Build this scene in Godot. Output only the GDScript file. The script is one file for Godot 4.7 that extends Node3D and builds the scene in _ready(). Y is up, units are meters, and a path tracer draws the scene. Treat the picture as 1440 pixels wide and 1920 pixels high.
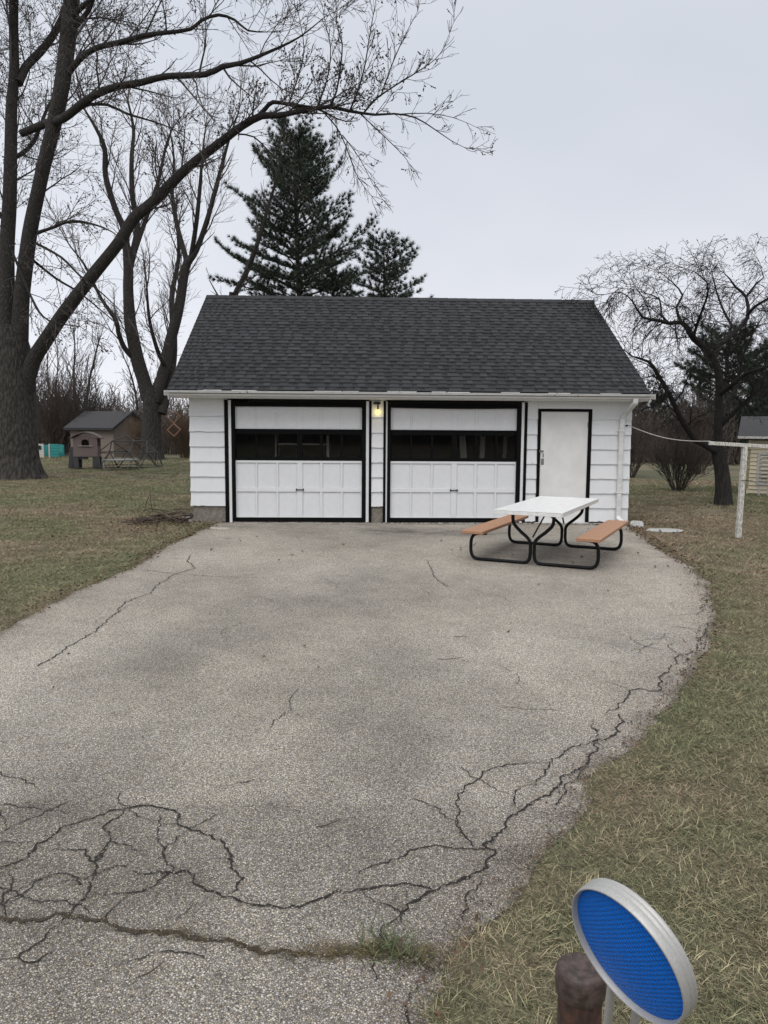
extends Node3D
# A small white two-door garage at the end of an old asphalt drive, bare trees and a pine behind it, overcast winter day.

const EXP_COURSE := 0.1412
const G0X := 0.0106
const G0Z := -13.3395
const DISC := Vector3(0.1203, 1.3657, -0.3513)
const FACE := Vector3(-0.8155, -0.2629, 0.5155)
const RADIUS := 0.0334
const POST := Vector3(0.1282, 1.2795, -0.4581)
const LOWEDGE := Vector3(0.0066, -0.0320, -0.0214)
const TUFT := Vector3(0.0262, 0.0000, -2.2427)
const EXPOSURE := 1.12
const SUN_ENERGY := 0.5
const SKY_LOW := Color(0.755, 0.77, 0.825)
const SKY_MID := Color(0.585, 0.62, 0.69)
const SKY_TOP := Color(0.88, 0.89, 0.92)
const PIPE_R := 0.0140
const CRACKS := [
	[0.0115, [Vector2(-1.36, -2.37), Vector2(-1.26, -2.38), Vector2(-1.16, -2.39), Vector2(-1.04, -2.40), Vector2(-0.94, -2.37), Vector2(-0.80, -2.33), Vector2(-0.66, -2.31), Vector2(-0.53, -2.28), Vector2(-0.43, -2.26), Vector2(-0.32, -2.22), Vector2(-0.22, -2.21), Vector2(-0.12, -2.24), Vector2(-0.02, -2.25), Vector2(0.08, -2.23), Vector2(0.15, -2.18), Vector2(0.16, -2.15)]],
	[0.0055, [Vector2(-1.46, -2.64), Vector2(-1.40, -2.67), Vector2(-1.34, -2.74), Vector2(-1.33, -2.85), Vector2(-1.28, -2.96), Vector2(-1.21, -3.05), Vector2(-1.08, -3.13), Vector2(-0.88, -3.11), Vector2(-0.82, -3.00), Vector2(-0.66, -2.88), Vector2(-0.58, -2.79), Vector2(-0.53, -2.65), Vector2(-0.51, -2.54)]],
	[0.0035, [Vector2(-1.30, -2.78), Vector2(-1.17, -2.80), Vector2(-1.09, -2.74), Vector2(-1.07, -2.74), Vector2(-1.07, -2.86), Vector2(-1.13, -2.97), Vector2(-1.11, -3.04), Vector2(-1.10, -3.12)]],
	[0.005, [Vector2(-1.07, -2.86), Vector2(-1.07, -2.74), Vector2(-1.04, -2.64), Vector2(-1.02, -2.54), Vector2(-1.03, -2.46), Vector2(-1.05, -2.41)]],
	[0.0055, [Vector2(-0.95, -2.65), Vector2(-0.77, -2.65), Vector2(-0.71, -2.66), Vector2(-0.62, -2.56), Vector2(-0.53, -2.52), Vector2(-0.48, -2.48), Vector2(-0.43, -2.47), Vector2(-0.28, -2.47), Vector2(-0.17, -2.53), Vector2(-0.07, -2.57), Vector2(-0.00, -2.58), Vector2(0.12, -2.59), Vector2(0.18, -2.57)]],
	[0.0065, [Vector2(0.06, -2.35), Vector2(0.08, -2.45), Vector2(0.18, -2.56), Vector2(0.27, -2.60), Vector2(0.37, -2.67), Vector2(0.43, -2.80), Vector2(0.41, -2.85), Vector2(0.45, -2.91), Vector2(0.54, -3.07), Vector2(0.66, -3.22), Vector2(0.77, -3.31), Vector2(0.86, -3.46), Vector2(1.01, -3.62), Vector2(1.13, -3.89), Vector2(1.17, -3.89), Vector2(1.31, -4.09), Vector2(1.36, -4.27)]],
	[0.0045, [Vector2(0.69, -3.37), Vector2(0.70, -3.36), Vector2(0.78, -3.54), Vector2(0.85, -3.65), Vector2(0.99, -3.80), Vector2(1.13, -3.89)]],
	[0.0035, [Vector2(0.69, -3.37), Vector2(0.62, -3.35), Vector2(0.58, -3.24), Vector2(0.58, -3.19)]],
	[0.0042, [Vector2(0.81, -3.62), Vector2(0.62, -3.59), Vector2(0.49, -3.50), Vector2(0.34, -3.26), Vector2(0.32, -3.09), Vector2(0.33, -2.93), Vector2(0.35, -2.84)]],
	[0.006, [Vector2(1.27, -4.26), Vector2(1.40, -4.40), Vector2(1.58, -4.68), Vector2(1.73, -4.69), Vector2(1.84, -4.95), Vector2(2.00, -5.16), Vector2(2.12, -5.40), Vector2(2.32, -5.58), Vector2(2.60, -6.08), Vector2(2.81, -6.47)]],
	[0.0032, [Vector2(-0.09, -2.62), Vector2(-0.04, -2.70), Vector2(0.04, -2.76), Vector2(0.13, -2.83), Vector2(0.27, -2.83), Vector2(0.41, -2.81)]],
	[0.005, [Vector2(-2.87, -8.74), Vector2(-2.59, -8.58), Vector2(-2.31, -8.43), Vector2(-1.87, -8.32), Vector2(-1.37, -8.25)]],
	[0.006, [Vector2(-2.48, -9.78), Vector2(-2.40, -9.30), Vector2(-2.21, -8.83), Vector2(-2.31, -8.43), Vector2(-2.34, -7.84), Vector2(-2.30, -7.40), Vector2(-2.40, -7.07), Vector2(-2.32, -6.38), Vector2(-2.30, -5.91), Vector2(-2.32, -5.63), Vector2(-2.35, -5.07)]],
	[0.004, [Vector2(0.54, -9.50), Vector2(0.55, -9.12), Vector2(0.57, -8.44), Vector2(0.62, -8.03), Vector2(0.67, -7.86)]],
	[0.004, [Vector2(0.13, -2.12), Vector2(0.10, -2.06), Vector2(0.09, -2.05), Vector2(0.08, -1.95), Vector2(0.07, -1.87)]],
	[0.003, [Vector2(-0.89, -2.51), Vector2(-0.91, -2.46), Vector2(-0.92, -2.39)]],
	[0.0035, [Vector2(-1.05, -2.40), Vector2(-1.08, -2.29), Vector2(-1.10, -2.20), Vector2(-1.07, -2.19), Vector2(-1.03, -2.23)]],
	[0.003, [Vector2(-1.17, -2.20), Vector2(-1.10, -2.20)]],
	[0.003, [Vector2(-0.64, -2.48), Vector2(-0.66, -2.44), Vector2(-0.68, -2.39)]],
	[0.0035, [Vector2(-1.37, -2.64), Vector2(-1.29, -2.55), Vector2(-1.30, -2.50), Vector2(-1.26, -2.39)]],
	[0.0028, [Vector2(-1.29, -2.55), Vector2(-1.22, -2.61), Vector2(-1.16, -2.64), Vector2(-1.06, -2.59)]],
	[0.0028, [Vector2(-1.02, -2.53), Vector2(-0.96, -2.52), Vector2(-0.89, -2.52), Vector2(-0.83, -2.54), Vector2(-0.80, -2.61), Vector2(-0.77, -2.65)]],
	[0.0026, [Vector2(-0.96, -3.11), Vector2(-0.89, -2.94), Vector2(-0.86, -2.82), Vector2(-0.77, -2.65)]],
	[0.0026, [Vector2(-0.82, -2.99), Vector2(-0.90, -2.98)]],
	[0.0026, [Vector2(-0.86, -2.82), Vector2(-0.95, -2.80), Vector2(-1.02, -2.86), Vector2(-1.07, -2.86)]],
	[0.0045, [Vector2(0.37, -2.66), Vector2(0.35, -2.59), Vector2(0.31, -2.53), Vector2(0.29, -2.47), Vector2(0.27, -2.40)]],
	[0.003, [Vector2(0.31, -2.52), Vector2(0.35, -2.51), Vector2(0.38, -2.47)]],
	[0.003, [Vector2(-0.07, -2.57), Vector2(-0.03, -2.50), Vector2(0.05, -2.44), Vector2(0.07, -2.42)]],
	[0.003, [Vector2(1.01, -3.62), Vector2(0.93, -3.48), Vector2(0.84, -3.35), Vector2(0.75, -3.19)]],
	[0.003, [Vector2(1.20, -4.17), Vector2(1.16, -4.14), Vector2(1.15, -4.06), Vector2(1.17, -4.02)]],
	[0.0025, [Vector2(-0.75, -3.32), Vector2(-0.68, -3.37), Vector2(-0.59, -3.41)]],
	[0.0035, [Vector2(2.49, -10.45), Vector2(3.24, -10.03), Vector2(3.86, -9.64)]],
]
var rng := RandomNumberGenerator.new()
var used := {}
var M := {}


class MB:
	# collects triangles; commit() makes one named mesh of them
	var v := PackedVector3Array()
	var n := PackedVector3Array()
	var c := PackedColorArray()
	var uv := PackedVector2Array()
	var ix := PackedInt32Array()
	var col := Color.WHITE

	func vert(p: Vector3, nn: Vector3, t := Vector2.ZERO) -> int:
		v.append(p); n.append(nn); c.append(col); uv.append(t)
		return v.size() - 1

	func tri(a: Vector3, b: Vector3, d: Vector3) -> void:
		# a, b, d counter-clockwise seen from outside
		var nn := (b - a).cross(d - a).normalized()
		var i := vert(a, nn, Vector2(a.x + a.z, a.y)); vert(b, nn, Vector2(b.x + b.z, b.y)); vert(d, nn, Vector2(d.x + d.z, d.y))
		ix.append_array(PackedInt32Array([i, i + 2, i + 1]))

	func quad(a: Vector3, b: Vector3, d: Vector3, e: Vector3) -> void:
		var nn := (b - a).cross(e - a).normalized()
		var i := vert(a, nn, Vector2(0, 0)); vert(b, nn, Vector2((b - a).length(), 0))
		vert(d, nn, Vector2((b - a).length(), (e - a).length())); vert(e, nn, Vector2(0, (e - a).length()))
		ix.append_array(PackedInt32Array([i, i + 2, i + 1, i, i + 3, i + 2]))

	func box(at: Vector3, size: Vector3, bevel := 0.004, b := Basis.IDENTITY) -> void:
		# a box with softened edges
		var h := size / 2.0
		bevel = minf(bevel, minf(h.x, minf(h.y, h.z)) * 0.45)
		var id := {}
		for sx in [-1, 1]:
			for sy in [-1, 1]:
				for sz in [-1, 1]:
					for ax in 3:
						var p := Vector3(sx * h.x, sy * h.y, sz * h.z)
						var nn := Vector3.ZERO
						nn[ax] = [sx, sy, sz][ax]
						for k in 3:
							if k != ax:
								p[k] -= bevel * [sx, sy, sz][k]
						var t := Vector2(p[(ax + 1) % 3], p[(ax + 2) % 3])
						if ax == 0: t = Vector2(p.z, p.y)
						elif ax == 1: t = Vector2(p.x, p.z)
						else: t = Vector2(p.x, p.y)
						id[[sx, sy, sz, ax]] = vert(at + b * p, (b * nn).normalized(), t)
		for ax in 3:
			var u := (ax + 1) % 3
			var w := (ax + 2) % 3
			for s in [-1, 1]:
				var q := []
				for k in [[-1, -1], [1, -1], [1, 1], [-1, 1]]:
					var m := [0, 0, 0]
					m[ax] = s; m[u] = k[0]; m[w] = k[1]
					q.append(id[[m[0], m[1], m[2], ax]])
				face(q)
			for su in [-1, 1]:
				for sw in [-1, 1]:
					var q := []
					for k in [[-1, u], [1, u], [1, w], [-1, w]]:
						var m := [0, 0, 0]
						m[ax] = k[0]; m[u] = su; m[w] = sw
						q.append(id[[m[0], m[1], m[2], k[1]]])
					face(q)
		for sx in [-1, 1]:
			for sy in [-1, 1]:
				for sz in [-1, 1]:
					face([id[[sx, sy, sz, 0]], id[[sx, sy, sz, 1]], id[[sx, sy, sz, 2]]])

	func face(q: Array) -> void:
		# winds the face so that its front looks along its vertices' normals
		var a: Vector3 = v[q[0]]
		var g := (v[q[1]] - a).cross(v[q[2]] - a)
		var flip := g.dot(n[q[0]] + n[q[1]] + n[q[2]]) > 0.0
		for k in range(1, q.size() - 1):
			ix.append(q[0])
			ix.append(q[k + 1] if flip else q[k])
			ix.append(q[k] if flip else q[k + 1])

	func tube(pts: Array, rad: Array, sides: int, cap := true, rough := 0.0, seed_ := 0.0, vscale := 1.0) -> void:
		if pts.size() < 2:
			return
		var d: Vector3 = (pts[1] - pts[0]).normalized()
		var side := d.cross(Vector3.UP if absf(d.y) < 0.9 else Vector3.RIGHT).normalized()
		var first := v.size()
		var run := 0.0
		for k in pts.size():
			if k > 0:
				run += (pts[k] - pts[k - 1]).length()
			var dd: Vector3 = (pts[mini(k + 1, pts.size() - 1)] - pts[maxi(k - 1, 0)]).normalized()
			side = (side - dd * side.dot(dd)).normalized()
			var up := dd.cross(side)
			for s in sides + 1:
				var a := TAU * (s % sides) / sides
				var o := side * cos(a) + up * sin(a)
				var r: float = rad[k]
				if rough > 0.0:
					r *= 1.0 + rough * (sin(a * 2.0 + seed_ + run * 0.7) * 0.5 + sin(a * 3.0 + seed_ * 2.0 + run * 1.9) * 0.35 + sin(a * 5.0 - run * 3.1 + seed_) * 0.2)
				vert(pts[k] + o * r, o, Vector2(float(s) / sides, run * vscale))
		for k in pts.size() - 1:
			for s in sides:
				var i := first + k * (sides + 1) + s
				var j := i + sides + 1
				ix.append_array(PackedInt32Array([i, j, i + 1, i + 1, j, j + 1]))
		if cap:
			for e in [0, pts.size() - 1]:
				var dd: Vector3 = (pts[0] - pts[1]).normalized() if e == 0 else (pts[e] - pts[e - 1]).normalized()
				var m := vert(pts[e], dd, Vector2(0.5, 0))
				var ring := []
				for s in sides:
					ring.append(vert(v[first + e * (sides + 1) + s], dd, Vector2(0.5, 0)))
				for s in sides:
					face([m, ring[s], ring[(s + 1) % sides]])

	func lathe(at: Vector3, prof: Array, sides: int, b := Basis.IDENTITY) -> void:
		# prof: Vector2(radius, height), from the bottom up
		var first := v.size()
		for k in prof.size():
			var p0: Vector2 = prof[maxi(k - 1, 0)]
			var p1: Vector2 = prof[mini(k + 1, prof.size() - 1)]
			var tn := Vector2(p1.y - p0.y, -(p1.x - p0.x)).normalized()
			for s in sides + 1:
				var a := TAU * (s % sides) / sides
				var o := Vector3(cos(a), 0, sin(a))
				vert(at + b * (o * prof[k].x + Vector3.UP * prof[k].y), b * (o * tn.x + Vector3.UP * tn.y).normalized(), Vector2(float(s) / sides, prof[k].y))
		for k in prof.size() - 1:
			for s in sides:
				var i := first + k * (sides + 1) + s
				face([i, i + 1, i + sides + 2, i + sides + 1])

	func extrude(prof: Array, x0: float, x1: float, closed := true, caps := true) -> void:
		# prof: Vector2(z, y) outline, counter-clockwise seen from +x; run along x
		var m := prof.size()
		for k in (m if closed else m - 1):
			var p: Vector2 = prof[k]
			var q: Vector2 = prof[(k + 1) % m]
			quad(Vector3(x0, p.y, p.x), Vector3(x1, p.y, p.x), Vector3(x1, q.y, q.x), Vector3(x0, q.y, q.x))
		if caps and closed:
			var tr := Geometry2D.triangulate_polygon(PackedVector2Array(prof))
			for k in range(0, tr.size(), 3):
				for e in [[x0, -1.0], [x1, 1.0]]:
					var q := []
					for j in 3:
						q.append(vert(Vector3(e[0], prof[tr[k + j]].y, prof[tr[k + j]].x), Vector3(e[1], 0, 0)))
					face(q)

	func mesh(m: Material) -> ArrayMesh:
		var a := []
		a.resize(Mesh.ARRAY_MAX)
		a[Mesh.ARRAY_VERTEX] = v; a[Mesh.ARRAY_NORMAL] = n; a[Mesh.ARRAY_COLOR] = c; a[Mesh.ARRAY_TEX_UV] = uv; a[Mesh.ARRAY_INDEX] = ix
		var me := ArrayMesh.new()
		me.add_surface_from_arrays(Mesh.PRIMITIVE_TRIANGLES, a)
		me.surface_set_material(0, m)
		return me


func numbered(called: String) -> String:
	var k: int = used.get(called, 0)
	used[called] = k + 1
	return called if k == 0 else "%s_%03d" % [called, k]


func tag(o: Node, label := "", category := "", group := "", kind := "") -> Node:
	if label: o.set_meta("label", label)
	if category: o.set_meta("category", category)
	if group: o.set_meta("group", group)
	if kind: o.set_meta("kind", kind)
	return o


func thing(called: String, label: String, category: String, at := Vector3.ZERO, turn := 0.0, group := "") -> Node3D:
	var o := Node3D.new()
	o.name = numbered(called)
	add_child(o, true)
	o.position = at
	o.rotation.y = turn
	tag(o, label, category, group)
	return o


func put(called: String, mb: MB, m: Material, parent: Node = self) -> MeshInstance3D:
	return put_mesh(called, mb.mesh(m), parent)


func put_mesh(called: String, me: Mesh, parent: Node = self) -> MeshInstance3D:
	var o := MeshInstance3D.new()
	o.mesh = me
	if parent == self:
		o.name = numbered(called)
	else:
		var k := 0
		for ch in parent.get_children():
			if String(ch.name).begins_with(called):
				k += 1
		o.name = called if k == 0 else "%s_%03d" % [called, k]
	parent.add_child(o, true)
	return o


func copy(o: Node3D, label: String, group := "") -> Node3D:
	var called := String(o.name)
	if called.length() > 4 and called.right(3).is_valid_int():
		called = called.left(-4)
	var r: Node3D = o.duplicate()
	r.name = numbered(called)
	add_child(r, true)
	r.set_meta("label", label)
	if group: r.set_meta("group", group)
	return r


func many(called: String, me: Mesh, where: Array, tints: Array, parent: Node = self) -> MultiMeshInstance3D:
	var mm := MultiMesh.new()
	mm.transform_format = MultiMesh.TRANSFORM_3D
	mm.use_colors = tints.size() > 0
	mm.mesh = me
	mm.instance_count = where.size()
	for i in where.size():
		mm.set_instance_transform(i, where[i])
		if tints.size() > 0:
			mm.set_instance_color(i, tints[i])
	var o := MultiMeshInstance3D.new()
	o.multimesh = mm
	o.name = numbered(called) if parent == self else called
	parent.add_child(o, true)
	return o


func lin(r: float, g: float, b: float) -> Color:
	return Color(r, g, b).linear_to_srgb()


func mat(color: Color, rough := 0.8, metal := 0.0) -> StandardMaterial3D:
	var m := StandardMaterial3D.new()
	m.albedo_color = color
	m.roughness = rough
	m.metallic = metal
	m.vertex_color_use_as_albedo = true
	return m


func noise(freq: float, seed_: int, octaves := 4, kind := FastNoiseLite.TYPE_SIMPLEX_SMOOTH) -> FastNoiseLite:
	var f := FastNoiseLite.new()
	f.noise_type = kind
	f.frequency = freq
	f.seed = seed_
	f.fractal_octaves = octaves
	return f


func noise_tex(freq: float, seed_: int, lo: Color, hi: Color, size := 512, octaves := 5, mid = null) -> NoiseTexture2D:
	var t := NoiseTexture2D.new()
	t.width = size
	t.height = size
	t.seamless = true
	t.noise = noise(freq, seed_, octaves)
	var g := Gradient.new()
	g.set_color(0, lo)
	g.set_color(1, hi)
	g.set_offset(0, 0.25)
	g.set_offset(1, 0.75)
	if mid != null:
		g.add_point(0.5, mid)
	t.color_ramp = g
	return t


func grey(a: float) -> Color:
	return Color(a, a, a).linear_to_srgb()


func textured(color: Color, rough: float, tex: Texture2D, scale: Vector3, bump: Texture2D = null, cm := 0.2, tri := true) -> StandardMaterial3D:
	var m := mat(color, rough)
	m.albedo_texture = tex
	m.uv1_scale = scale
	m.uv1_triplanar = tri
	if bump:
		m.heightmap_enabled = true
		m.heightmap_texture = bump
		m.heightmap_scale = cm
	return m


func stones(size: int, cells: int, seed_: int) -> Array:
	# a tile of packed stone chips: [colour, height], seamless
	var r := RandomNumberGenerator.new()
	r.seed = seed_
	var px := PackedFloat32Array()
	var py := PackedFloat32Array()
	var tone := PackedColorArray()
	var big := PackedFloat32Array()
	for i in cells * cells:
		px.append(r.randf())
		py.append(r.randf())
		# chips of every size: the larger ones push their neighbours back
		big.append(pow(r.randf(), 3.0) * 0.75)
		var k := clampf(0.86 + 0.125 * r.randfn(), 0.44, 1.0)
		var warm := r.randf_range(-0.012, 0.05)
		tone.append(Color(k + warm, k + warm * 0.35, k - warm * 0.9))
	var im := Image.create(size, size, false, Image.FORMAT_RGB8)
	var hi := Image.create(size, size, false, Image.FORMAT_L8)
	var step := float(cells) / size
	for y in size:
		var gy := y * step
		var cy := int(gy)
		for x in size:
			var gx := x * step
			var cx := int(gx)
			var best := 9.0
			var next := 9.0
			var who := 0
			for j in 3:
				var yy := cy + j - 1
				var wy := (yy + cells) % cells * cells
				for i in 3:
					var xx := cx + i - 1
					var id := wy + (xx + cells) % cells
					var dx := xx + px[id] - gx
					var dy := yy + py[id] - gy
					var d := dx * dx + dy * dy - big[id] + 0.8
					if d < best:
						next = best
						best = d
						who = id
					elif d < next:
						next = d
			var edge := clampf((sqrt(maxf(next, 0.0)) - sqrt(maxf(best, 0.0))) * 3.4 + r.randf_range(-0.12, 0.12), 0.0, 1.0)
			var t := tone[who]
			var k := 0.45 + 0.55 * edge
			im.set_pixel(x, y, Color(t.r * k, t.g * k, t.b * k))
			var e := edge * (0.4 + 0.6 * t.g)
			hi.set_pixel(x, y, Color(e, e, e))
	return [ImageTexture.create_from_image(im), ImageTexture.create_from_image(hi)]


func spline(pts: Array, step: float) -> Array:
	# Catmull-Rom through Vector4(x, y, z, radius): [points, radii]
	var p := []
	var r := []
	for k in pts.size() - 1:
		var a: Vector4 = pts[maxi(k - 1, 0)]
		var b: Vector4 = pts[k]
		var d: Vector4 = pts[k + 1]
		var e: Vector4 = pts[mini(k + 2, pts.size() - 1)]
		var m := maxi(2, int(Vector3(d.x - b.x, d.y - b.y, d.z - b.z).length() / step))
		for i in m:
			var t := float(i) / m
			var q := 0.5 * (2.0 * b + (d - a) * t + (2.0 * a - 5.0 * b + 4.0 * d - e) * t * t + (3.0 * b - a - 3.0 * d + e) * t * t * t)
			p.append(Vector3(q.x, q.y, q.z))
			r.append(maxf(q.w, 0.006))
	var z: Vector4 = pts[pts.size() - 1]
	p.append(Vector3(z.x, z.y, z.z))
	r.append(z.w)
	return [p, r]


func smooth(pts: Array, step: float) -> Array:
	var q := []
	for p in pts:
		q.append(Vector4(p.x, p.y, p.z, 1.0))
	return spline(q, step)[0]


# ---------- bare trees ----------
func axis_off(d: Vector3, ang: float, az: float) -> Vector3:
	var side := d.cross(Vector3.UP if absf(d.y) < 0.92 else Vector3.RIGHT).normalized().rotated(d, az)
	return d.rotated(side, ang).normalized()


func grow(mb: MB, p: Vector3, d: Vector3, length: float, r: float, level: int, o: Dictionary) -> void:
	# one branch with its own branches, down to twigs
	var segs := clampi(int(length / o.seg), 3, 9)
	var pts := [p]
	var rad := [r]
	var dirs := [d]
	var tip: float = maxf(r * 0.28, o.rmin)
	for k in segs:
		d = (d + Vector3(rng.randfn(), rng.randfn(), rng.randfn()) * o.wiggle + Vector3.UP * o.up[mini(level, o.up.size() - 1)] / segs).normalized()
		p += d * length / segs
		pts.append(p)
		dirs.append(d)
		rad.append(lerpf(r, tip, (k + 1.0) / segs))
	mb.tube(pts, rad, 3 if r < 0.02 else (4 if r < 0.05 else 6), false)
	if level >= o.levels:
		if o.get("bud", 0.0) > 0.0:
			for k in range(1, pts.size()):
				if rng.randf() < o.bud_share:
					bud(mb, pts[k], dirs[k], o.bud)
		return
	var count := int(length * o.dens[mini(level, o.dens.size() - 1)] + rng.randf())
	for k in count:
		var t := lerpf(o.bare, 1.0, (k + rng.randf()) / count)
		var f := t * segs
		var i := mini(int(f), segs - 1)
		var at: Vector3 = pts[i].lerp(pts[i + 1], f - i)
		var rr: float = lerpf(rad[i], rad[i + 1], f - i)
		var cl: float = length * o.ratio * (1.15 - 0.6 * t) * rng.randf_range(0.65, 1.25)
		if cl < o.lmin:
			continue
		grow(mb, at, axis_off(dirs[i], deg_to_rad(rng.randf_range(o.a0, o.a1)), rng.randf() * TAU), cl, maxf(rr * o.rr, o.rmin), level + 1, o)


func bud(mb: MB, p: Vector3, d: Vector3, s: float) -> void:
	var q := axis_off(d, rng.randf_range(0.3, 0.9), rng.randf() * TAU)
	var l := s * rng.randf_range(0.7, 1.5)
	var w := axis_off(q, PI / 2, rng.randf() * TAU) * l * 0.3
	var w2 := q.cross(w)
	var tip := p + q * l
	var m := p + q * l * 0.5
	for e in [[w, w2], [w2, -w], [-w, -w2], [-w2, w]]:
		mb.tri(p, m + e[0], m + e[1])
		mb.tri(m + e[1], m + e[0], tip)


func dress(mb: MB, limb: Array, every: float, l0: float, l1: float, from: float, o: Dictionary) -> void:
	# side branches along a traced limb
	var p: Array = limb[0]
	var r: Array = limb[1]
	var total := 0.0
	for k in p.size() - 1:
		total += (p[k + 1] - p[k]).length()
	var run := 0.0
	var due := total * from
	for k in p.size() - 1:
		var step: float = (p[k + 1] - p[k]).length()
		run += step
		while run > due:
			var t := run / total
			var d: Vector3 = (p[k + 1] - p[k]).normalized()
			var dir := axis_off(d, deg_to_rad(rng.randf_range(o.a0, o.a1)), rng.randf() * TAU)
			if o.get("lift", 0.0) != 0.0:
				dir = (dir + Vector3.UP * o.lift).normalized()
			grow(mb, p[k], dir, lerpf(l0, l1, t) * rng.randf_range(0.6, 1.3), clampf(r[k] * 0.45, o.rmin * 1.6, o.get("cap", 0.055)), 1, o)
			due += every * rng.randf_range(0.6, 1.5)
	var last: Vector3 = (p[p.size() - 1] - p[p.size() - 2]).normalized()
	for k in 3:
		grow(mb, p[p.size() - 1], axis_off(last, rng.randf_range(0.1, 0.5), rng.randf() * TAU), l1 * rng.randf_range(0.8, 1.3), maxf(r[r.size() - 1] * 0.8, o.rmin * 1.5), 1, o)


func limb_part(called: String, pts: Array, root: Node3D, m: Material, sides := 10, rough := 0.1) -> Array:
	var s := spline(pts, 0.25)
	var local := []
	for p in s[0]:
		local.append(p - root.position)
	var mb := MB.new()
	mb.tube(local, s[1], sides, true, rough, rng.randf() * 6.0)
	put(called, mb, m, root)
	return [local, s[1]]


func trunk_flare(root: Node3D, base: Vector3, pts: Array, m: Material, spread: float, ridges: float) -> Array:
	# a trunk with buttressed roots: pts are Vector4 from the ground up
	var s := spline(pts, 0.12)
	var mb := MB.new()
	var p: Array = s[0]
	var r: Array = s[1]
	var sides := 40
	for k in p.size():
		var h: float = p[k].y
		for q in sides + 1:
			var a := TAU * (q % sides) / sides
			var fl := exp(-maxf(h, 0.0) * 2.2)
			var lobes := 0.5 + 0.5 * sin(a * 5.0 + 0.8 + sin(a * 2.0))
			var rr: float = r[k] * (1.0 + 0.05 * sin(a * 3.0 + h) + 0.035 * sin(a * 9.0 + h * 0.6) + ridges * absf(sin(a * 17.0 + h * 1.1 + 2.0 * sin(h * 1.3)))) + spread * fl * (0.35 + lobes)
			var o := Vector3(cos(a), 0, sin(a))
			mb.vert(p[k] - base + o * rr, (o + Vector3.UP * fl * 0.5).normalized(), Vector2(float(q) / sides, h * 0.5))
	for k in p.size() - 1:
		for q in sides:
			var i := k * (sides + 1) + q
			mb.face([i, i + 1, i + sides + 2, i + sides + 1])
	put("trunk", mb, m, root)
	var local := []
	for q in p:
		local.append(q - base)
	return [local, r]


# ---------- conifers ----------
func needle_tuft(r: RandomNumberGenerator, count: int, l: float, w: float, m: Material) -> ArrayMesh:
	var mb := MB.new()
	for k in count:
		var az := r.randf() * TAU
		var tilt := r.randf_range(0.15, 1.15)
		var d := Vector3(sin(tilt) * cos(az), cos(tilt), sin(tilt) * sin(az))
		var len := l * r.randf_range(0.65, 1.1)
		var side := d.cross(Vector3(r.randfn(), r.randfn(), r.randfn())).normalized() * w * 0.5
		var t := r.randf_range(0.75, 1.25)
		mb.col = Color(t, t, t * r.randf_range(0.9, 1.05))
		var p := Vector3.UP * r.randf_range(0.0, 0.3) * l
		var nn := (side * 2.0).cross(p + d * len - p).normalized()
		var i := mb.vert(p - side, nn); mb.vert(p + side, nn); mb.vert(p + d * len, nn)
		mb.ix.append_array(PackedInt32Array([i, i + 2, i + 1]))
	return mb.mesh(m)


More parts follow.
